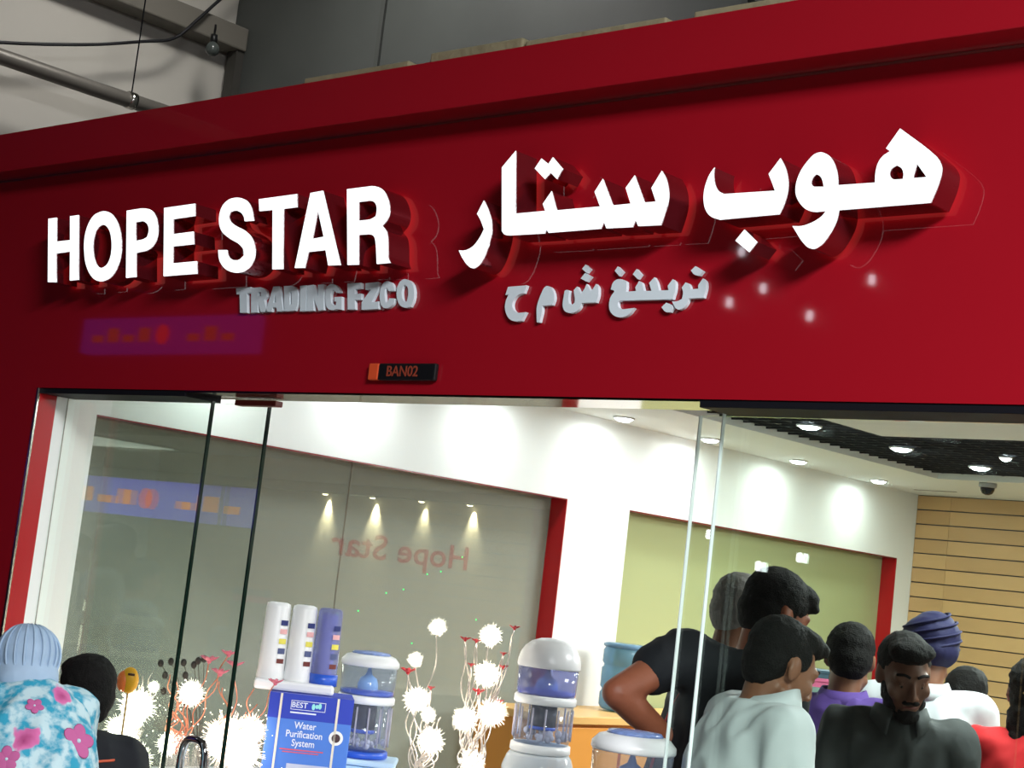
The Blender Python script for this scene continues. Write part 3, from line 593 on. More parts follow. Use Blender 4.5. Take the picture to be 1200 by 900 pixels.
link('rear_plate', bx((-.13, .045, .035), (.12, .06, .14), .005), mat('plate_clear', (222, 226, 226), .3), t)
for k, (x, m_) in enumerate(((-.088, WHITE_PL), (.006, WHITE_PL), (.098, TANK_L))):
    c = link('column', lathe(NB(), [(.048, .03), (.05, .045), (.047, .07), (.044, .285), (.041, .298), (.03, .303)], (x, 0, 0), 28), m_, t, True)
    if k == 2: link('inner_filter', lathe(NB(), [(.028, .05), (.028, .28)], (x, 0, 0), 20), mat('inner_lilac', (150, 150, 215), .5), c, True); link('column_foot', lathe(NB(), [(.051, .03), (.051, .07)], (x, 0, 0), 28), BLUE, c, True)
    for (z0, z1, cc) in ((.225, .243, (40, 50, 110)), (.195, .212, (230, 175, 175)), (.16, .178, (224, 214, 90)), (.125, .145, (80, 90, 130)), (.092, .108, (110, 50, 45))):
        lb = NB(); n_ = 5; R_ = .0492
        a0 = -math.pi/2 + .32; vv = []
        for q in range(n_):
            a = a0 + (q/(n_-1))*.62
            vv.append((lb.verts.new((x+R_*math.cos(a), R_*math.sin(a), z0)), lb.verts.new((x+R_*math.cos(a), R_*math.sin(a), z1))))
        for p_, q_ in zip(vv, vv[1:]): lb.faces.new((p_[0], q_[0], q_[1], p_[1]))
        link('label_mark', lb, mat('mark_%d_%d_%d' % cc, cc, .6), c)

# ------------------------------------------------------------------ glowing wire flower lamps
GLOW = emitter('flower_glow', (255, 244, 224), 7); GLOWP = emitter('flower_glow_pink', (255, 222, 200), 6); SPARK = emitter('spark', (255, 240, 220), 3)
WIRE = mat('silver_wire', (236, 226, 214), .25, .8, emit=.12); COPPER = mat('copper_wire', (226, 140, 110), .3, .7, emit=.1)
REDF = mat('red_petal', (186, 22, 34), .5); PINK = mat('pink_petal', (214, 110, 130), .5); VASE = glass('vase_glass', (240, 240, 240), 1.4, .25, (235, 230, 225))
def pom(parent, c, r, m, spikes=240):
    bm = NB(); sphere(bm, c, r*.86, 14, 10); c = Vector(c)
    for k in range(spikes):  # fine spikes imitate the soft bloom around each glowing flower
        d = Vector((random.gauss(0, 1), random.gauss(0, 1), random.gauss(0, 1))).normalized()
        tube(bm, [c + d*r*.5, c + d*r*random.uniform(.9, 1.28)], [r*.022, r*.004], 3)
    return link('glowing_flower', bm, m, parent, False)
def petal_flower(parent, c, r, m, name='red_flower'):
    bm = NB(); c = Vector(c)
    for k in range(6):
        a = k*math.pi/3 + random.random()*.3
        rot = Matrix.Rotation(a, 3, 'Z') @ Matrix.Rotation(-.5, 3, 'Y')
        sphere(bm, c + rot @ Vector((r*.55, 0, 0)), (r*.6, r*.28, r*.1), 8, 5, rot)
    sphere(bm, c, r*.25, 8, 6)
    return link(name, bm, m, parent, True)
def curly(parent, base, tip, m, amp=.018, rad=.0022, name='stem'):
    b, p = Vector(base), Vector(tip); n = 22; ph = random.uniform(0, 6.28); turns = random.uniform(1.2, 2.2); pts = []
    for k in range(n+1):
        f = k/n; q = b.lerp(p, f); am = amp*math.sin(math.pi*f)
        pts.append(q + Vector((math.cos(ph+f*turns*6.28)*am, math.sin(ph+f*turns*6.28)*am, 0)))
    return link(name, tube(NB(), pts, rad, 5), m, parent, True)
def sparkle(parent, c, r, n, m=SPARK):
    bm = NB(); c = Vector(c)
    for k in range(n):
        d = Vector((random.gauss(0, 1), random.gauss(0, 1), random.gauss(0, 1)))*r
        sphere(bm, c + d, random.uniform(.0014, .0034), 5, 4)
    o = link('sparkles', bm, m, parent); o['kind'] = 'stuff'; return o
def flower_lamp(loc, label, poms, reds, stem_m, extra=6, glow=GLOW, vase=True, spread=.09, hgt=.4):
    t = empty('flower_lamp', loc, 0, label, 'lamp', 'wire flower lamps on the display table'); L = Vector(loc)
    link('vase', lathe(NB(), [(.045, 0), (.055, .02), (.05, .09), (.036, .14), (.046, .17)], n=24), VASE, t, True)
    for p, r in poms:
        q = Vector(p) - L; pom(t, q, r, glow); curly(t, (0, 0, .1), q, stem_m)
    for p, r in reds:
        q = Vector(p) - L; petal_flower(t, q, r, REDF); curly(t, (0, 0, .1), q, stem_m); curly(t, (0, 0, .1), q, stem_m)
    for k in range(extra):
        a = random.uniform(0, 6.28); q = Vector((math.cos(a)*spread*random.random(), math.sin(a)*spread*random.random(), random.uniform(.2, hgt)))
        curly(t, (0, 0, .1), q, stem_m, .025)
    return t
C1 = (-3.80, .962, TZ)
flower_lamp(C1, 'silver curly wire flower lamp with red blossoms in the middle of the table',
    [((-3.752, .94, 1.566), .036), ((-3.762, .952, 1.439), .04), ((-3.813, .93, 1.283), .04), ((-3.746, .986, 1.316), .045), ((-3.795, .968, 1.146), .04)],
    [((-3.815, .887, 1.542), .02), ((-3.788, .912, 1.541), .018), ((-3.694, .989, 1.598), .02), ((-3.72, .978, 1.51), .014), ((-3.72, .986, 1.465), .018), ((-3.8, .914, 1.461), .015), ((-3.782, .944, 1.374), .024), ((-3.729, .995, 1.352), .017)], WIRE, 15)
C2 = (-3.915, .84, TZ)
flower_lamp(C2, 'silver wire flower lamp with dark red blossom beside the clear filter',
    [((-3.883, .82, 1.574), .028), ((-3.937, .789, 1.459), .024), ((-3.934, .813, 1.328), .04), ((-3.904, .848, 1.283), .024), ((-3.897, .867, 1.2), .042)],
    [((-3.956, .78, 1.414), .028), ((-3.9, .84, 1.37), .015)], WIRE, 8)
t = flower_lamp((-4.90, .40, TZ), 'brightly glowing wire flower lamp next to the small boy', [((-4.885, .40, 1.168), .062), ((-4.912, .371, 1.083), .055), ((-4.874, .422, .99), .05), ((-4.831, .42, 1.243), .02)], [], WIRE, 10)
sparkle(t, (.01, 0, .2), .07, 70)
t = flower_lamp((-4.76, .50, TZ), 'copper wire flower lamp with small glowing flowers behind the door handle', [((-4.733, .51, 1.235), .045), ((-4.79, .488, 1.052), .042)], [], COPPER, 8)
sparkle(t, (.03, 0, .24), .07, 60)
for p, r in (((-4.688, .533, 1.354), .034), ((-4.658, .565, 1.314), .034), ((-4.637, .574, 1.383), .03)):
    q = Vector(p) - Vector((-4.76, .50, TZ)); petal_flower(t, q, r, PINK, 'pink_flower'); curly(t, (0, 0, .1), q, COPPER)
t = flower_lamp((-4.575, .60, TZ), 'dazzling pinkish wire flower lamp in front of the blue carton', [((-4.586, .59, 1.104), .085), ((-4.547, .618, 1.071), .075), ((-4.525, .634, 1.147), .05)], [], COPPER, 8, GLOWP)
sparkle(t, (.02, 0, .17), .075, 90); t.location = Vector(t.location) + Vector((.04, -.045, 0))
for p, r in (((-4.464, .664, 1.313), .028), ((-4.614, .6, 1.351), .034)):
    q = Vector(p) - Vector((-4.575, .6, TZ)); petal_flower(t, q, r, PINK, 'pink_flower'); curly(t, (0, 0, .1), q, COPPER)
t = empty('dried_bouquet', (-4.82, .66, TZ), 0, 'dried stems with dark seed pods behind the copper lamp', 'bouquet')
link('vase', lathe(NB(), [(.035, 0), (.04, .03), (.03, .12), (.036, .15)], n=20), VASE, t, True)
for p in ((-4.862, .447, 1.321), (-4.85, .464, 1.281), (-4.835, .47, 1.331), (-4.801, .5, 1.333), (-4.797, .512, 1.289), (-4.763, .533, 1.345), (-4.748, .546, 1.354), (-4.775, .526, 1.329), (-4.854, .47, 1.224)):
    q = Vector(p) + Vector((-.03, .035, 0)) - Vector((-4.82, .66, TZ))
    s_ = link('stem', tube(NB(), [(0, 0, .05), (q.x*.4, q.y*.4, .25), q], .0015, 4), mat('stem_dark', (60, 52, 44), .8), t)
    link('seed_pod', sphere(NB(), q, (.011, .011, .014), 8, 6), mat('pod_dark', (48, 42, 40), .8), s_, True)
t = empty('oval_ornament', (-4.86, .335, TZ), YAW, 'small orange and yellow oval ornament on a stick beside the boy\'s head', 'ornament')
link('stick', tube(NB(), [(0, 0, 0), (0, 0, .3)], .004, 6), mat('stick_wood', (180, 140, 90), .6), t)
ob = link('oval_body', sphere(NB(), (0, 0, .34), (.032, .02, .046), 18, 12), mat('orn_yellow', (226, 160, 30), .35), t, True)
link('oval_side', sphere(NB(), (-.018, 0, .335), (.026, .021, .038), 16, 10), mat('orn_orange', (226, 110, 50), .4), t, True)
link('slit', bx((-.004, -.0215, .358), (.02, -.015, .366), .002), mat('orn_dark', (70, 36, 20), .5), t)

# boxed goods stacked on a low shelf unit behind the customers
bx0, by0 = -3.490, 2.642
t = empty('shelf_unit', (bx0, by0, 0), YAW, 'grey shelf unit standing behind the customers', 'shelf')
for z_ in (.3, .8, 1.3): link('shelf_board', bx((-.3, -.18, z_), (.3, .18, z_+.025)), mat('shelf_grey', (150, 158, 156), .5), t)
for sx in (-.3, .28): link('side_panel', bx((sx, -.18, 0), (sx+.02, .18, 1.325)), mat('shelf_grey', (150, 158, 156), .5), t)
z_ = 1.326
for k, (hh, cc, lb) in enumerate(((.055, (120, 150, 140), 'lowest grey-green flat box of the stack behind the customers'), (.05, (96, 128, 120), 'darker green flat box, second in the stack behind the customers'),
                                  (.05, (128, 158, 146), 'pale green flat box, third in the stack behind the customers'), (.035, (226, 110, 150), 'bright pink flat box lying on the green boxes'), (.03, (70, 96, 110), 'dark teal flat box on top of the pink box'))):
    b = empty('flat_box', (bx0, by0, z_), YAW + .06*(k % 3 - 1), lb, 'box', 'flat boxes stacked behind the customers')
    link('box_base', bx((-.13, -.1, 0), (.13, .1, hh*.6)), mat('flatbox_%d' % k, cc, .5), b); link('box_lid', bx((-.134, -.104, hh*.6+.0004), (.134, .104, hh), .002), mat('flatbox_%d' % k, cc, .5), b)
    z_ += hh + .001
# ------------------------------------------------------------------ people
def remesh(bm, voxel, it=6, fac=.5):
    me = bpy.data.meshes.new('tmp'); bmesh.ops.recalc_face_normals(bm, faces=bm.faces[:]); bm.to_mesh(me); bm.free()
    o = bpy.data.objects.new('tmp', me); COL.objects.link(o)
    r = o.modifiers.new('r', 'REMESH'); r.mode = 'VOXEL'; r.voxel_size = voxel; r.use_smooth_shade = True
    if it:
        s = o.modifiers.new('s', 'SMOOTH'); s.factor = fac; s.iterations = it
    out = bpy.data.meshes.new_from_object(o.evaluated_get(bpy.context.evaluated_depsgraph_get()))
    bpy.data.objects.remove(o); bpy.data.meshes.remove(me)
    return out
def wrinkle(me, amp, sc, seed=0, zs=.6, ridge=0):
    off = Vector((seed*3.1, seed*1.7, seed*.9)); ns = [v.normal.copy() for v in me.vertices]
    for v, n in zip(me.vertices, ns):
        q = Vector((v.co.x*sc, v.co.y*sc, (v.co.z + .35*v.co.x)*sc*zs)) + off
        w = noise.noise(q) + .5*noise.noise(q*2.3)
        if ridge: w = .5*w + ridge*(.35 - abs(noise.noise(q*1.2 + Vector((5, 1, 7)))))
        v.co += n*amp*w
def capsule(bm, a, b, ra, rb):
    a, b = Vector(a), Vector(b)
    sphere(bm, a, ra, 12, 8); sphere(bm, b, rb, 12, 8)
    if (b-a).length > 1e-4: tube(bm, [a, b], [ra, rb], 12)
def chain(bm, pts, rad):
    for i in range(len(pts)-1): capsule(bm, pts[i], pts[i+1], rad[i], rad[i+1])
def loft(bm, secs, n=24):
    rings = []
    for c, w, d, tilt in secs:
        c = Vector(c); fw_ = Vector((0, math.cos(tilt), math.sin(tilt)))
        ring = []
        for k in range(n):
            a = 2*math.pi*k/n; ca, sa = math.cos(a), math.sin(a)
            e = .82
            ring.append(bm.verts.new(c + Vector((1, 0, 0))*w*math.copysign(abs(ca)**e, ca) + fw_*d*math.copysign(abs(sa)**e, sa)))
        rings.append(ring)
    for a, b in zip(rings, rings[1:]):
        for k in range(n): bm.faces.new((a[k], a[(k+1) % n], b[(k+1) % n], b[k]))
    bm.faces.new(rings[0][::-1]); bm.faces.new(rings[-1])
CLOTH = {}
def on_cloth(p, d, off=.002):
    '''nearest point of the garment just made, met from p along d, lifted by off'''
    hit, n, i, dist = CLOTH['bvh'].ray_cast(Vector(p), Vector(d).normalized())
    return (hit + n*off, n) if hit is not None else (Vector(p) + Vector(d)*.3, -Vector(d).normalized())
def skin_mat(name, c): return mat(name, c, .5, var=.12, vscale=30, bump=.05, bscale=120)
HAIR = mat('black_hair', (17, 15, 14), .75, var=.5, vscale=60, bump=.6, bscale=220, spec=.25)
HAIR_G = mat('grey_hair', (120, 116, 114), .6, var=.3, vscale=60, bump=.4, bscale=160)
def add_head(bm, M, s, jaw=1.0):
    """skull, face and ears in head space (x right, y forward, z up), M puts them in place"""
    R = M.to_3x3().normalized()
    def E(c, r, rot=None): sphere(bm, M @ (Vector(c)*s), tuple(q*s for q in r), 16, 12, R @ rot if rot is not None else R)
    def K(a, b, ra, rb): capsule(bm, M @ (Vector(a)*s), M @ (Vector(b)*s), ra*s, rb*s)
    E((0, -.012, .03), (.077, .097, .088)); E((0, .03, .0), (.068, .07, .085)); E((0, .038, -.05), (.056*jaw, .056, .06))
    K((-.018, .078, -.098), (.018, .078, -.098), .021, .021)                     # chin
    for sx in (-1, 1):
        E((sx*.042, .062, -.022), (.028, .026, .028)); K((sx*.052*jaw, .0, -.065), (sx*.02, .07, -.098), .02, .018)
        K((sx*.012, .089, .03), (sx*.046, .077, .028), .011, .012)               # brow
        E((sx*.0785, -.012, -.004), (.01, .024, .034), Matrix.Rotation(sx*.35, 3, 'Z')); E((sx*.083, -.02, .01), (.006, .017, .02))
        E((sx*.013, .106, -.036), (.011, .012, .009))                            # nostrils
    K((0, .094, .022), (0, .118, -.028), .0085, .0125); E((0, .118, -.031), (.012, .011, .01))
    K((-.02, .091, -.062), (.02, .091, -.062), .0075, .0075); K((-.016, .09, -.073), (.016, .09, -.073), .009, .009)
def face_parts(root, M, s, skin, dark=HAIR):
    EYE = mat('eye_white', (150, 138, 128), .2); IRIS = mat('iris', (30, 20, 14), .15); LIP = mat('lip', (112, 58, 52), .5)
    R = M.to_3x3().normalized()
    for sx in (-1, 1):
        e = link('eye', sphere(NB(), M @ (Vector((sx*.031, .0795, .005))*s), .0112*s, 12, 8), EYE, root, True)
        link('iris', sphere(NB(), M @ (Vector((sx*.031, .0865, -.001))*s), .0058*s, 8, 6), IRIS, e, True)
        link('eyelid', sphere(NB(), M @ (Vector((sx*.031, .0795, .0095))*s), .0128*s, 12, 8), skin, root, True)
        b = NB(); pts = [M @ (Vector(p)*s) for p in ((sx*.012, .1, .034), (sx*.03, .095, .041), (sx*.05, .08, .035))]
        tube(b, spline(pts, 4), .0052*s, 6); link('eyebrow', b, dark, root, True)
    b = NB(); tube(b, spline([M @ (Vector(p)*s) for p in ((-.022, .092, -.067), (0, .1005, -.066), (.022, .092, -.067))], 4), .0045*s, 6); link('mouth', b, LIP, root, True)
def hair_cap(root, M, s, blobs, m=HAIR, name='hair', voxel=.007, amp=.003, sc=70, seed=1, it=3):
    bm = NB(); R = M.to_3x3().normalized()
    for c, r in blobs: sphere(bm, M @ (Vector(c)*s), tuple(q*s for q in r), 18, 12, R)
    me = remesh(bm, voxel, it); wrinkle(me, amp, sc, seed, 1)
    return link_mesh(name, me, m, root, True)
SHORT = [((0, -.028, .045), (.086, .098, .088)), ((0, -.05, .0), (.08, .072, .075)), ((0, .02, .088), (.07, .075, .045)), ((0, -.055, -.035), (.062, .055, .05))]
def person(label, head, heading, s=1.0, lean=.0, side=0.0, hyaw=0, hpitch=0, hroll=0, arms=None, skin=None, shirt=None, sleeve=.6, trousers=None, voxel=.009,
           wide=1.0, deep=1.0, jaw=1.0, face=False, hair=SHORT, hair_m=HAIR, drop=0.0, swr=.004, shirt_name='shirt', seed=1, neck=.135):
    hd = Vector((heading[0], heading[1], 0)).normalized(); ang = math.atan2(-hd.x, hd.y)
    foot = Vector((head[0], head[1], 0)) - hd*lean - Vector((hd.y, -hd.x, 0))*side
    root = empty('person', foot, ang, label, 'person')
    h = Vector((side, lean, head[2])); Ht = head[2] + .115*s + drop
    M = Matrix.Translation(h) @ (Matrix.Rotation(-hyaw, 4, 'Z') @ Matrix.Rotation(-hpitch, 4, 'X') @ Matrix.Rotation(hroll, 4, 'Y'))
    nb = Vector((side*.85, lean-.05*s, head[2]-neck*s)); p0 = Vector((0, 0, .5*Ht))
    def sp(t): return p0.lerp(nb, t) + Vector((0, -.03*s*math.sin(math.pi*t), 0))
    til = -math.atan2(nb.y-p0.y, nb.z-p0.z)
    prof = [(-.06, .165, .12), (.05, .168, .122), (.3, .152, .11), (.55, .168, .122), (.75, .186, .122), (.88, .172, .1), (.96, .115, .078), (1.01, .066, .064)]
    def torso(bm, inf, lo=None):
        secs = []
        for t, w, d in prof:
            if lo is not None and t < lo[0]: continue
            secs.append((sp(t), (w*wide+inf)*s, (d*deep+inf)*s, til*t))
        if lo is not None: secs.insert(0, (sp(lo[0]), (lo[1]+inf)*s, (lo[2]+inf)*s, 0))
        loft(bm, secs)
    def inv(p):
        return Matrix.Rotation(-ang, 4, 'Z') @ (Vector(p) - foot)
    A = {}
    for k, sx in (('L', -1), ('R', 1)):
        sh = nb + Vector((sx*.172*wide*s, -.004*s, -.06*s))
        if arms and k in arms:
            a = arms[k]; el, wr = (inv(a[0]), inv(a[1])) if a[2] == 'w' else (sh + Vector(a[0])*s, sh + Vector(a[1])*s)
            if len(a) > 3: sh = inv(a[3])
        else:
            el = sh + Vector((sx*.055, -.02, -.28))*s; wr = el + Vector((-sx*.01, .1, -.225))*s
        A[k] = (sh, el, wr, sx)
    bm = NB(); add_head(bm, M, s, jaw)
    chain(bm, [M @ (Vector((0, -.025, -.045))*s), nb + Vector((0, .0, .03*s)), nb + Vector((0, 0, -.02*s))], [.056*s, .057*s, .07*s])
    torso(bm, 0)
    for sh, el, wr, sx in A.values():
        chain(bm, [sp(.86), sh], [.09*s, .062*s])
        mid = sh.lerp(el, .45); fm = el.lerp(wr, .3)
        chain(bm, [sh, mid, el, fm, wr], [.058*s, .052*s, .042*s, .043*s, .028*s])
        d = (wr-el).normalized(); x = d.cross(Vector((0, 1, 0)) if abs(d.y) < .9 else Vector((1, 0, 0))).normalized(); y = x.cross(d)
        pc = wr + d*.05*s
        chain(bm, [wr, wr + d*.03*s + x*.012*s, wr + d*.085*s + x*.02*s], [.026*s, .022*s, .017*s]); chain(bm, [wr, wr + d*.03*s - x*.012*s, wr + d*.085*s - x*.02*s], [.026*s, .022*s, .017*s])
        for q, ln in ((-.03, .062), (-.011, .075), (.009, .08), (.028, .07)):
            b_ = wr + d*.085*s + x*q*s; m_ = b_ + (d*.6 + y*.25)*ln*.55*s; chain(bm, [b_, m_, m_ + (d*.4 + y*.5)*ln*.6*s], [.0105*s, .0098*s, .0088*s])
        tb = wr + d*.03*s - x*.028*s; chain(bm, [tb, tb + (d*.6 - x*.6)*.04*s, tb + (d*1.2 - x*.7)*.055*s], [.014*s, .012*s, .01*s])
    for sx in (-1, 1):
        hp = p0 + Vector((sx*.088*s, 0, -.01)); kn = Vector((sx*.1*s, .02*s, .285*Ht)); an = Vector((sx*.1*s, -.01*s, .06))
        chain(bm, [hp, hp.lerp(kn, .5), kn, kn.lerp(an, .3), an], [.098*s, .082*s, .056*s, .056*s, .04*s])
        chain(bm, [an + Vector((0, -.03*s, -.02)), Vector((sx*.11*s, .1*s, .03))], [.036*s, .028*s])
    me = remesh(bm, voxel, 4)
    link_mesh('body', me, skin, root, True)
    # clothes
    bm = NB(); torso(bm, .016, (-.14, .178*wide, .13*deep)); v0 = len(bm.verts)
    for sh, el, wr, sx in A.values():
        chain(bm, [sp(.86), sh], [.104*s, .08*s])
        if sleeve <= 1: e_ = sh.lerp(el, sleeve); chain(bm, [sh, e_], [.079*s, (.064 if sleeve > .7 else .07)*s])
        else: e_ = el.lerp(wr, sleeve-1); chain(bm, [sh, el, e_], [.078*s, .06*s, .05*s])
    me = remesh(bm, .011, 7); wrinkle(me, swr*2.6, 10, seed, .45, 1.6)
    so = link_mesh(shirt_name, me, shirt, root, True)
    CLOTH['bvh'] = BVHTree.FromPolygons([v.co.copy() for v in me.vertices], [tuple(p.vertices) for p in me.polygons])
    bm = NB(); loft(bm, [(sp(-.08), .174*wide*s, .128*s, 0), (sp(.03), .176*wide*s, .13*s, 0), (sp(.16), .166*wide*s, .122*s, 0)])
    for sx in (-1, 1):
        hp = p0 + Vector((sx*.088*s, 0, -.01)); kn = Vector((sx*.1*s, .02*s, .285*Ht)); an = Vector((sx*.1*s, -.01*s, .085))
        chain(bm, [hp, hp.lerp(kn, .5), kn, an], [.112*s, .098*s, .076*s, .068*s])
        b2 = NB(); chain(b2, [Vector((sx*.1*s, -.05*s, .045)), Vector((sx*.105*s, .04*s, .05)), Vector((sx*.112*s, .14*s, .038))], [.043*s, .046*s, .036*s])
        for v in b2.verts: v.co.z = max(v.co.z, .002)
        link('shoe', b2, mat('shoe_black', (26, 24, 24), .4), root, True)
    me = remesh(bm, .014, 5); wrinkle(me, .004, 12, seed+3, .5)
    link_mesh('trousers', me, trousers or mat('trousers_dark', (40, 42, 50), .8), root, True)
    if face: face_parts(root, M, s, skin)
    if hair: hair_cap(root, M, s, hair, hair_m, seed=seed)
    return root, M, nb, s, A, sp
def collar(root, nb, s, m, tilt=0, r0=.064, drop=.05, pts=.045, gap=.28, stand=.036):
    """folded shirt collar: stand, roll line and falling leaf with two points at the front"""
    bm = NB(); n = 30; rows = [[], [], [], []]
    for k in range(n+1):
        a = gap + (2*math.pi-2*gap)*k/n; ca, sa = math.sin(a), math.cos(a)          # a = 0 faces forward
        f = max(0, math.cos(a))**3
        for j, (rr, zz) in enumerate(((r0+.004, -.02), (r0, stand*(1-.35*f)), (r0+.007, stand*(1-.35*f)+.004), (r0+.03+.018*f, -.012-pts*f))):
            rows[j].append(bm.verts.new(nb + Vector((ca*rr*1.05*s, sa*rr*1.08*s - zz*math.sin(tilt)*s*-1, zz*s - sa*math.tan(-tilt)*rr*s*.9 - .018*s*f))))
    for a, b in zip(rows, rows[1:]):
        for k in range(n): bm.faces.new((a[k], a[k+1], b[k+1], b[k]))
    o = link('collar', bm, m, root, True)
    sd = o.modifiers.new('thick', 'SOLIDIFY'); sd.thickness = .003; sd.offset = 0
    return o
RH = Vector((math.cos(YAW), math.sin(YAW), 0)); FH = Vector((-math.sin(YAW), math.cos(YAW), 0))
def hdg(a, b): v = RH*a + FH*b; return (v.x, v.y)
SK1 = skin_mat('skin_brown', (128, 84, 62)); SK2 = skin_mat('skin_dark_brown', (104, 68, 52)); SK3 = skin_mat('skin_tan', (188, 134, 108)); SK4 = skin_mat('skin_warm_brown', (150, 86, 62))
COTTON = mat('white_cotton', (204, 208, 212), .8, bump=.1, bscale=40, var=.03)
BLKT = mat('black_jersey', (24, 26, 32), .85, bump=.1, bscale=60); PURP = mat('purple_cotton', (88, 60, 140), .8, bump=.1, bscale=50)
GREYS = mat('charcoal_cotton', (56, 60, 60), .8, bump=.12, bscale=60, var=.1); REDT = mat('red_cotton', (206, 30, 36), .8, bump=.1, bscale=40)

# man in white shirt, in profile, looking down
r, M, nb, s, A, sp = person('man in a white collared shirt in profile looking down behind the glass', (-2.346, .50, 1.612), hdg(.97, .24), .93, .06, 0, -.18, .42, 0,
    {'R': ((.07, .0, -.28), (.05, .2, -.36), 'l'), 'L': ((-.07, .05, -.27), (.0, .26, -.34), 'l')}, SK1, COTTON, 1.55, None, .0065, 1.02, 1.15, 1.05, True,
    [((0, -.034, .048), (.085, .096, .088)), ((0, -.056, .0), (.079, .064, .072)), ((0, .02, .094), (.07, .08, .042)), ((0, .06, .1), (.058, .05, .028)), ((0, -.06, -.04), (.06, .048, .045)),
     ((.068, .014, .035), (.014, .022, .036)), ((-.068, .014, .035), (.014, .022, .036))], HAIR, .02, .006, 'shirt', 2, .105)
collar(r, nb + Vector((0, .012, .0)), s, COTTON, .38, .068, .05, .05, .3, .042)
b_ = NB(); tube(b_, [A['R'][0].lerp(A['R'][1], .02) + Vector((.02, .085, -.12)), A['R'][0] + Vector((-.02, .1, -.25))], .002, 5); link('pocket_pen', b_, mat('pen_dark', (40, 46, 80), .4), r)

# man in black t-shirt, arm on hip, bending forward
r, M, nb, s, A, sp = person('man in a black t-shirt with a red lanyard, elbow bent with hand on hip', (-2.666, .947, 1.741), hdg(.96, .3), 1.0, .26, 0, -.1, .35, 0,
    {'L': ((-2.852, .479, 1.483), (-2.80, .76, 1.32), 'w', (-2.81, .715, 1.60)), 'R': ((.0, .04, -.28), (-.1, .12, -.42), 'l')}, SK4, BLKT, .42, None, .009, 1.05, 1.05, 1.0, False,
    [((0, -.018, .05), (.088, .104, .09)), ((0, -.045, .0), (.081, .074, .07)), ((0, .045, .086), (.068, .066, .04)), ((0, -.055, -.03), (.064, .05, .05)), ((0, .088, .07), (.055, .03, .02))], HAIR, .02, .005, 't_shirt', 3)
b_ = NB(); tube(b_, spline([nb + Vector((-.07, .02, .035)), nb + Vector((-.085, -.05, .0)), sp(.86) + Vector((-.075, -.128, .0)), sp(.7) + Vector((-.04, -.155, .0)), sp(.5) + Vector((-.0, -.155, 0))], 5), .0045, 6)
link('lanyard', b_, mat('lanyard_red', (150, 34, 44), .6), r, True)

# head showing behind him
person('grey-haired person mostly hidden behind the man in black', (-2.985, 1.265, 1.735), hdg(.9, .4), .95, .05, 0, 0, .2, 0, None, SK1, GREYS, 1.6, None, .011, hair=SHORT, hair_m=HAIR_G, seed=5)

# man in purple shirt, from behind
r, M, nb, s, A, sp = person('dark-haired man in a purple shirt seen from behind', (-2.93, 1.85, 1.618), hdg(.45, .9), .97, .1, 0, -.25, .25, 0, None, SK1, PURP, .6, None, .011, 1.0, 1.0, 1.0, False, SHORT, HAIR, .01, .005, 'shirt', 7)
collar(r, nb, s, PURP, .15, .066)

# bearded man in charcoal shirt facing the front
r, M, nb, s, A, sp = person('bearded man in a dark grey collared shirt facing out and looking down', (-2.557, 1.545, 1.603), hdg(-.12, -1), .97, .1, 0, -.18, .34, .06,
    {'L': ((-.07, .03, -.27), (.02, .22, -.34), 'l'), 'R': ((.07, .03, -.27), (.0, .22, -.34), 'l')}, SK2, GREYS, .75, None, .0065, 1.0, 1.05, 1.0, True,
    [((0, -.03, .048), (.086, .098, .09)), ((0, -.05, .0), (.08, .072, .075)), ((0, .03, .098), (.072, .07, .04)), ((.03, .05, .1), (.045, .04, .034)), ((-.03, .045, .1), (.045, .04, .03))], HAIR, .01, .006, 'shirt', 9)
hair_cap(r, M, s, [((0, .078, -.1), (.042, .033, .03)), ((.045, .03, -.075), (.022, .04, .035)), ((-.045, .03, -.075), (.022, .04, .035)), ((.06, .005, -.04), (.014, .024, .04)), ((-.06, .005, -.04), (.014, .024, .04))], HAIR, 'beard', .006, .004, 60, 4)
hair_cap(r, M, s, [((.014, .1, -.051), (.018, .01, .007)), ((-.014, .1, -.051), (.018, .01, .007))], HAIR, 'moustache', .005, .002, 60, 5, 1)
collar(r, nb + Vector((0, .01, 0)), s, GREYS, .18, .07, .05, .06, .42, .034)
for k in range(3):
    hit, nn = on_cloth(sp(.66) + Vector((-.1+k*.017, .6, 0)), (0, -1, 0), .001); q = nn.to_track_quat('Y', 'Z')
    o_ = link('chest_mark', bx((-.005, 0, -.011), (.005, .002, .011)), mat('mark_white', (190, 190, 185), .7), r); o_.location = hit; o_.rotation_euler = q.to_euler()

# turbaned man from behind
r, M, nb, s, A, sp = person('man wearing a navy blue turban and white shirt seen from behind', (-2.82, 2.2, 1.672), hdg(.35, .95), 1.0, .06, 0, -.45, .12, 0, None, SK1, COTTON, .6, None, .011, 1.05, 1.0, 1.0, False, None, HAIR, .03, .005, 'shirt', 11)
collar(r, nb, s, COTTON, .1, .066)
NAVY = mat('navy_cloth', (17, 16, 62), .75, bump=.15, bscale=30)
tb = hair_cap(r, M, s, [((0, -.01, .055), (.1, .118, .085)), ((0, -.03, .01), (.092, .095, .07)), ((.01, .0, .1), (.075, .09, .05))], NAVY, 'turban', .007, .003, 14, 6, 4)
for k in range(5):
    b_ = NB(); pts = []
    for q in range(25):
        a = math.pi*(.15 + q/24*1.7) ; zz = .115 - k*.027 + .03*math.sin(a*1.0+k*.2)
        rx = .1*math.sqrt(max(.12, 1-((zz-.055)/.105)**2)); ry = .117*math.sqrt(max(.12, 1-((zz-.055)/.105)**2))
        pts.append(M @ (Vector((math.sin(a)*rx, math.cos(a)*ry - .012, zz))*s))
    tube(b_, pts, .0045, 6); link('turban_fold', b_, NAVY, tb, True)

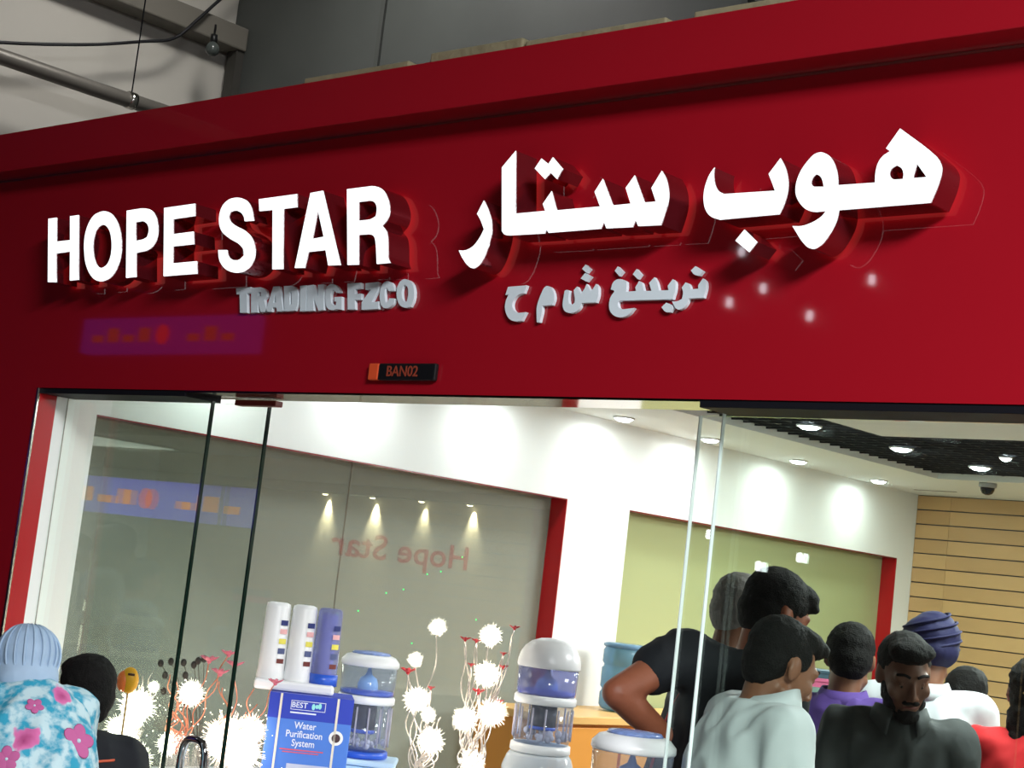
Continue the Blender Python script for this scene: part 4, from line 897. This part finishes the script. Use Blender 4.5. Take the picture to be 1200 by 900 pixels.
# boy and woman at the right
person('short dark-haired boy in a pale collar by the slatted wall', (-2.785, 2.44, 1.522), hdg(.6, .75), .9, .05, 0, -.2, .1, 0, None, SK3, mat('pale_blue_cotton', (160, 176, 196), .8), .6, None, .011, .9, .95, 1.0, False, SHORT, HAIR, 0, .004, 'shirt', 13)
r, M, nb, s, A, sp = person('woman in a red top with long black hair at the right edge', (-2.39, 2.11, 1.578), hdg(.2, 1), .96, .03, 0, .1, .05, 0, None, SK1, REDT, 1.7, None, .011, .95, .95, .95, False, None, HAIR, 0, .005, 'top', 15)
hair_cap(r, M, s, SHORT + [((0, -.07, -.09), (.085, .05, .11)), ((-.03, -.085, -.19), (.06, .035, .1)), ((.03, -.085, -.19), (.06, .035, .1)), ((0, -.09, -.27), (.055, .03, .07))], HAIR, 'hair', .008, .006, 50, 8)
b_ = NB(); tube(b_, spline([M @ Vector((-.03, -.135, .0)), M @ Vector((-.01, -.14, .02)), M @ Vector((.015, -.138, .0)), M @ Vector((.0, -.135, -.03))], 4), .006, 6); link('hair_clip', b_, mat('clip_gold', (196, 160, 60), .3, .5), r, True)

# boy at the left, outside the glass
r, M, nb, s, A, sp = person('small boy in a black top with an orange stripe, seen from behind outside', (-4.57, -.045, 1.236), hdg(-.3, .95), .95, .03, 0, -.35, .08, 0, None, SK3, BLKT, .6, None, .009, .92, .95, 1.0, False,
    [((0, -.026, .05), (.092, .104, .092)), ((0, -.05, .0), (.086, .076, .078)), ((0, .03, .086), (.074, .07, .045)), ((0, -.06, -.045), (.066, .05, .05))], HAIR, 0, .003, 'top', 17)
for dz, m_ in ((-.2, mat('stripe_orange', (214, 96, 66), .7)), (-.3, mat('stripe_ochre', (170, 120, 50), .7))):
    c_ = sp(1+dz*.75); pts = []; b_ = NB()
    for k in range(49):
        a = 2*math.pi*k/48; o3 = Vector((math.cos(a), math.sin(a), 0)); q = c_ + Vector((0, 0, .02*math.cos(a)))
        pts.append(on_cloth(q + o3*.16, -o3)[0] if abs(math.cos(a)) < .82 else None)
    run = []
    for p_ in pts + [None]:
        if p_ is not None: run.append(p_)
        else:
            if len(run) > 3: tube(b_, run, .0045, 5)
            run = []
    link('stripe', b_, m_, r, True)

# woman at the left: floral top, pale head scarf
def floral():
    m = bpy.data.materials.new('floral_print'); m.use_nodes = True; nt = m.node_tree; N = nt.nodes.new; Lk = nt.links.new; b = nt.nodes['Principled BSDF']; b.inputs['Roughness'].default_value = .8
    tc = N('ShaderNodeTexCoord')
    n1 = N('ShaderNodeTexNoise'); n1.inputs['Scale'].default_value = 26; n1.inputs['Detail'].default_value = 5; Lk(tc.outputs['Object'], n1.inputs['Vector'])
    r1 = N('ShaderNodeValToRGB'); r1.color_ramp.elements[0].position = .40; r1.color_ramp.elements[0].color = lin((40, 150, 180)); r1.color_ramp.elements[1].position = .58; r1.color_ramp.elements[1].color = lin((186, 212, 218))
    Lk(n1.outputs['Fac'], r1.inputs[0])
    v = N('ShaderNodeTexVoronoi'); v.inputs['Scale'].default_value = 9; v.inputs['Randomness'].default_value = .8
    nn = N('ShaderNodeTexNoise'); nn.inputs['Scale'].default_value = 22; Lk(tc.outputs['Object'], nn.inputs['Vector'])
    mp = N('ShaderNodeMix'); mp.data_type = 'VECTOR'; mp.inputs['Factor'].default_value = .06; Lk(tc.outputs['Object'], mp.inputs['A']); Lk(nn.outputs['Color'], mp.inputs['B']); Lk(mp.outputs['Result'], v.inputs['Vector'])
    r2 = N('ShaderNodeValToRGB'); r2.color_ramp.elements[0].position = .27; r2.color_ramp.elements[0].color = (1, 1, 1, 1); r2.color_ramp.elements[1].position = .33; r2.color_ramp.elements[1].color = (0, 0, 0, 1)
    Lk(v.outputs['Distance'], r2.inputs[0])
    r3 = N('ShaderNodeValToRGB'); r3.color_ramp.elements[0].color = lin((150, 40, 100)); r3.color_ramp.elements[1].position = .3; r3.color_ramp.elements[1].color = lin((214, 110, 168)); Lk(v.outputs['Distance'], r3.inputs[0])
    sel = N('ShaderNodeMath'); sel.operation = 'GREATER_THAN'; sel.inputs[1].default_value = .62; sp_ = N('ShaderNodeSeparateColor'); Lk(v.outputs['Color'], sp_.inputs[0]); Lk(sp_.outputs[0], sel.inputs[0])
    mu = N('ShaderNodeMath'); mu.operation = 'MULTIPLY'; Lk(sel.outputs[0], mu.inputs[0]); Lk(r2.outputs['Color'], mu.inputs[1])
    mx = N('ShaderNodeMix'); mx.data_type = 'RGBA'; Lk(mu.outputs[0], mx.inputs['Factor']); Lk(r1.outputs['Color'], mx.inputs['A']); Lk(r3.outputs['Color'], mx.inputs['B'])
    Lk(mx.outputs['Result'], b.inputs['Base Color']); return m
FLO = floral()
r, M, nb, s, A, sp = person('woman in a turquoise floral top and pale blue head scarf, seen from behind', (-4.238, -.489, 1.337), hdg(-.6, .8), .95, .3, 0, .2, .3, 0, None, SK3, FLO, 1.6, None, .009, .84, 1.1, 1.0, False, None, HAIR, .03, .006, 'floral_top', 19, .05)
SCARF = mat('scarf_blue', (160, 184, 208), .7, bump=.2, bscale=18, var=.08, vscale=20)
hj = hair_cap(r, M, s, [((0, -.01, .04), (.1, .122, .1)), ((0, -.03, -.03), (.1, .1, .09)), ((0, -.03, -.1), (.09, .085, .07)), ((0, -.05, -.15), (.11, .08, .05))], SCARF, 'head_scarf', .007, .003, 16, 10, 6)
for q in range(9):
    b_ = NB(); a0 = -1.1 + q*.27; pts = []
    for k in range(14):
        e = -.9 + k*.16; pts.append(M @ (Vector((math.sin(a0)*math.cos(e)*.103, -math.cos(a0)*math.cos(e)*.126 - .01, math.sin(e)*.103 + .035))*s))
    tube(b_, pts, .0035, 5); link('scarf_fold', b_, SCARF, hj, True)
for n_, (dz, dx, rr) in enumerate(((.8, .075, .042), (.5, .05, .034), (.36, -.09, .034), (.7, -.12, .03), (.6, .15, .03), (.25, .12, .03), (.95, -.04, .022))):
    # hibiscus blossoms of the print, on the cloth of the back
    hit, nn = on_cloth(sp(dz) + Vector((dx, -.6, 0)), (0, 1, 0), .0015); q = nn.to_track_quat('Z', 'Y').to_matrix(); b_ = NB()
    for k in range(5):
        a = k*1.2566 + n_; rot = q @ Matrix.Rotation(a, 3, 'Z')
        sphere(b_, hit + rot @ Vector((rr*.62, 0, 0)), (rr*.62, rr*.5, .0022), 12, 6, rot)
    bl = link('printed_blossom', b_, mat('blossom_pink', (186, 92, 146), .8), r, True)
    link('blossom_eye', sphere(NB(), hit, (rr*.16, rr*.16, rr*.16), 8, 6), mat('blossom_eye', (190, 214, 224), .8), bl, True)
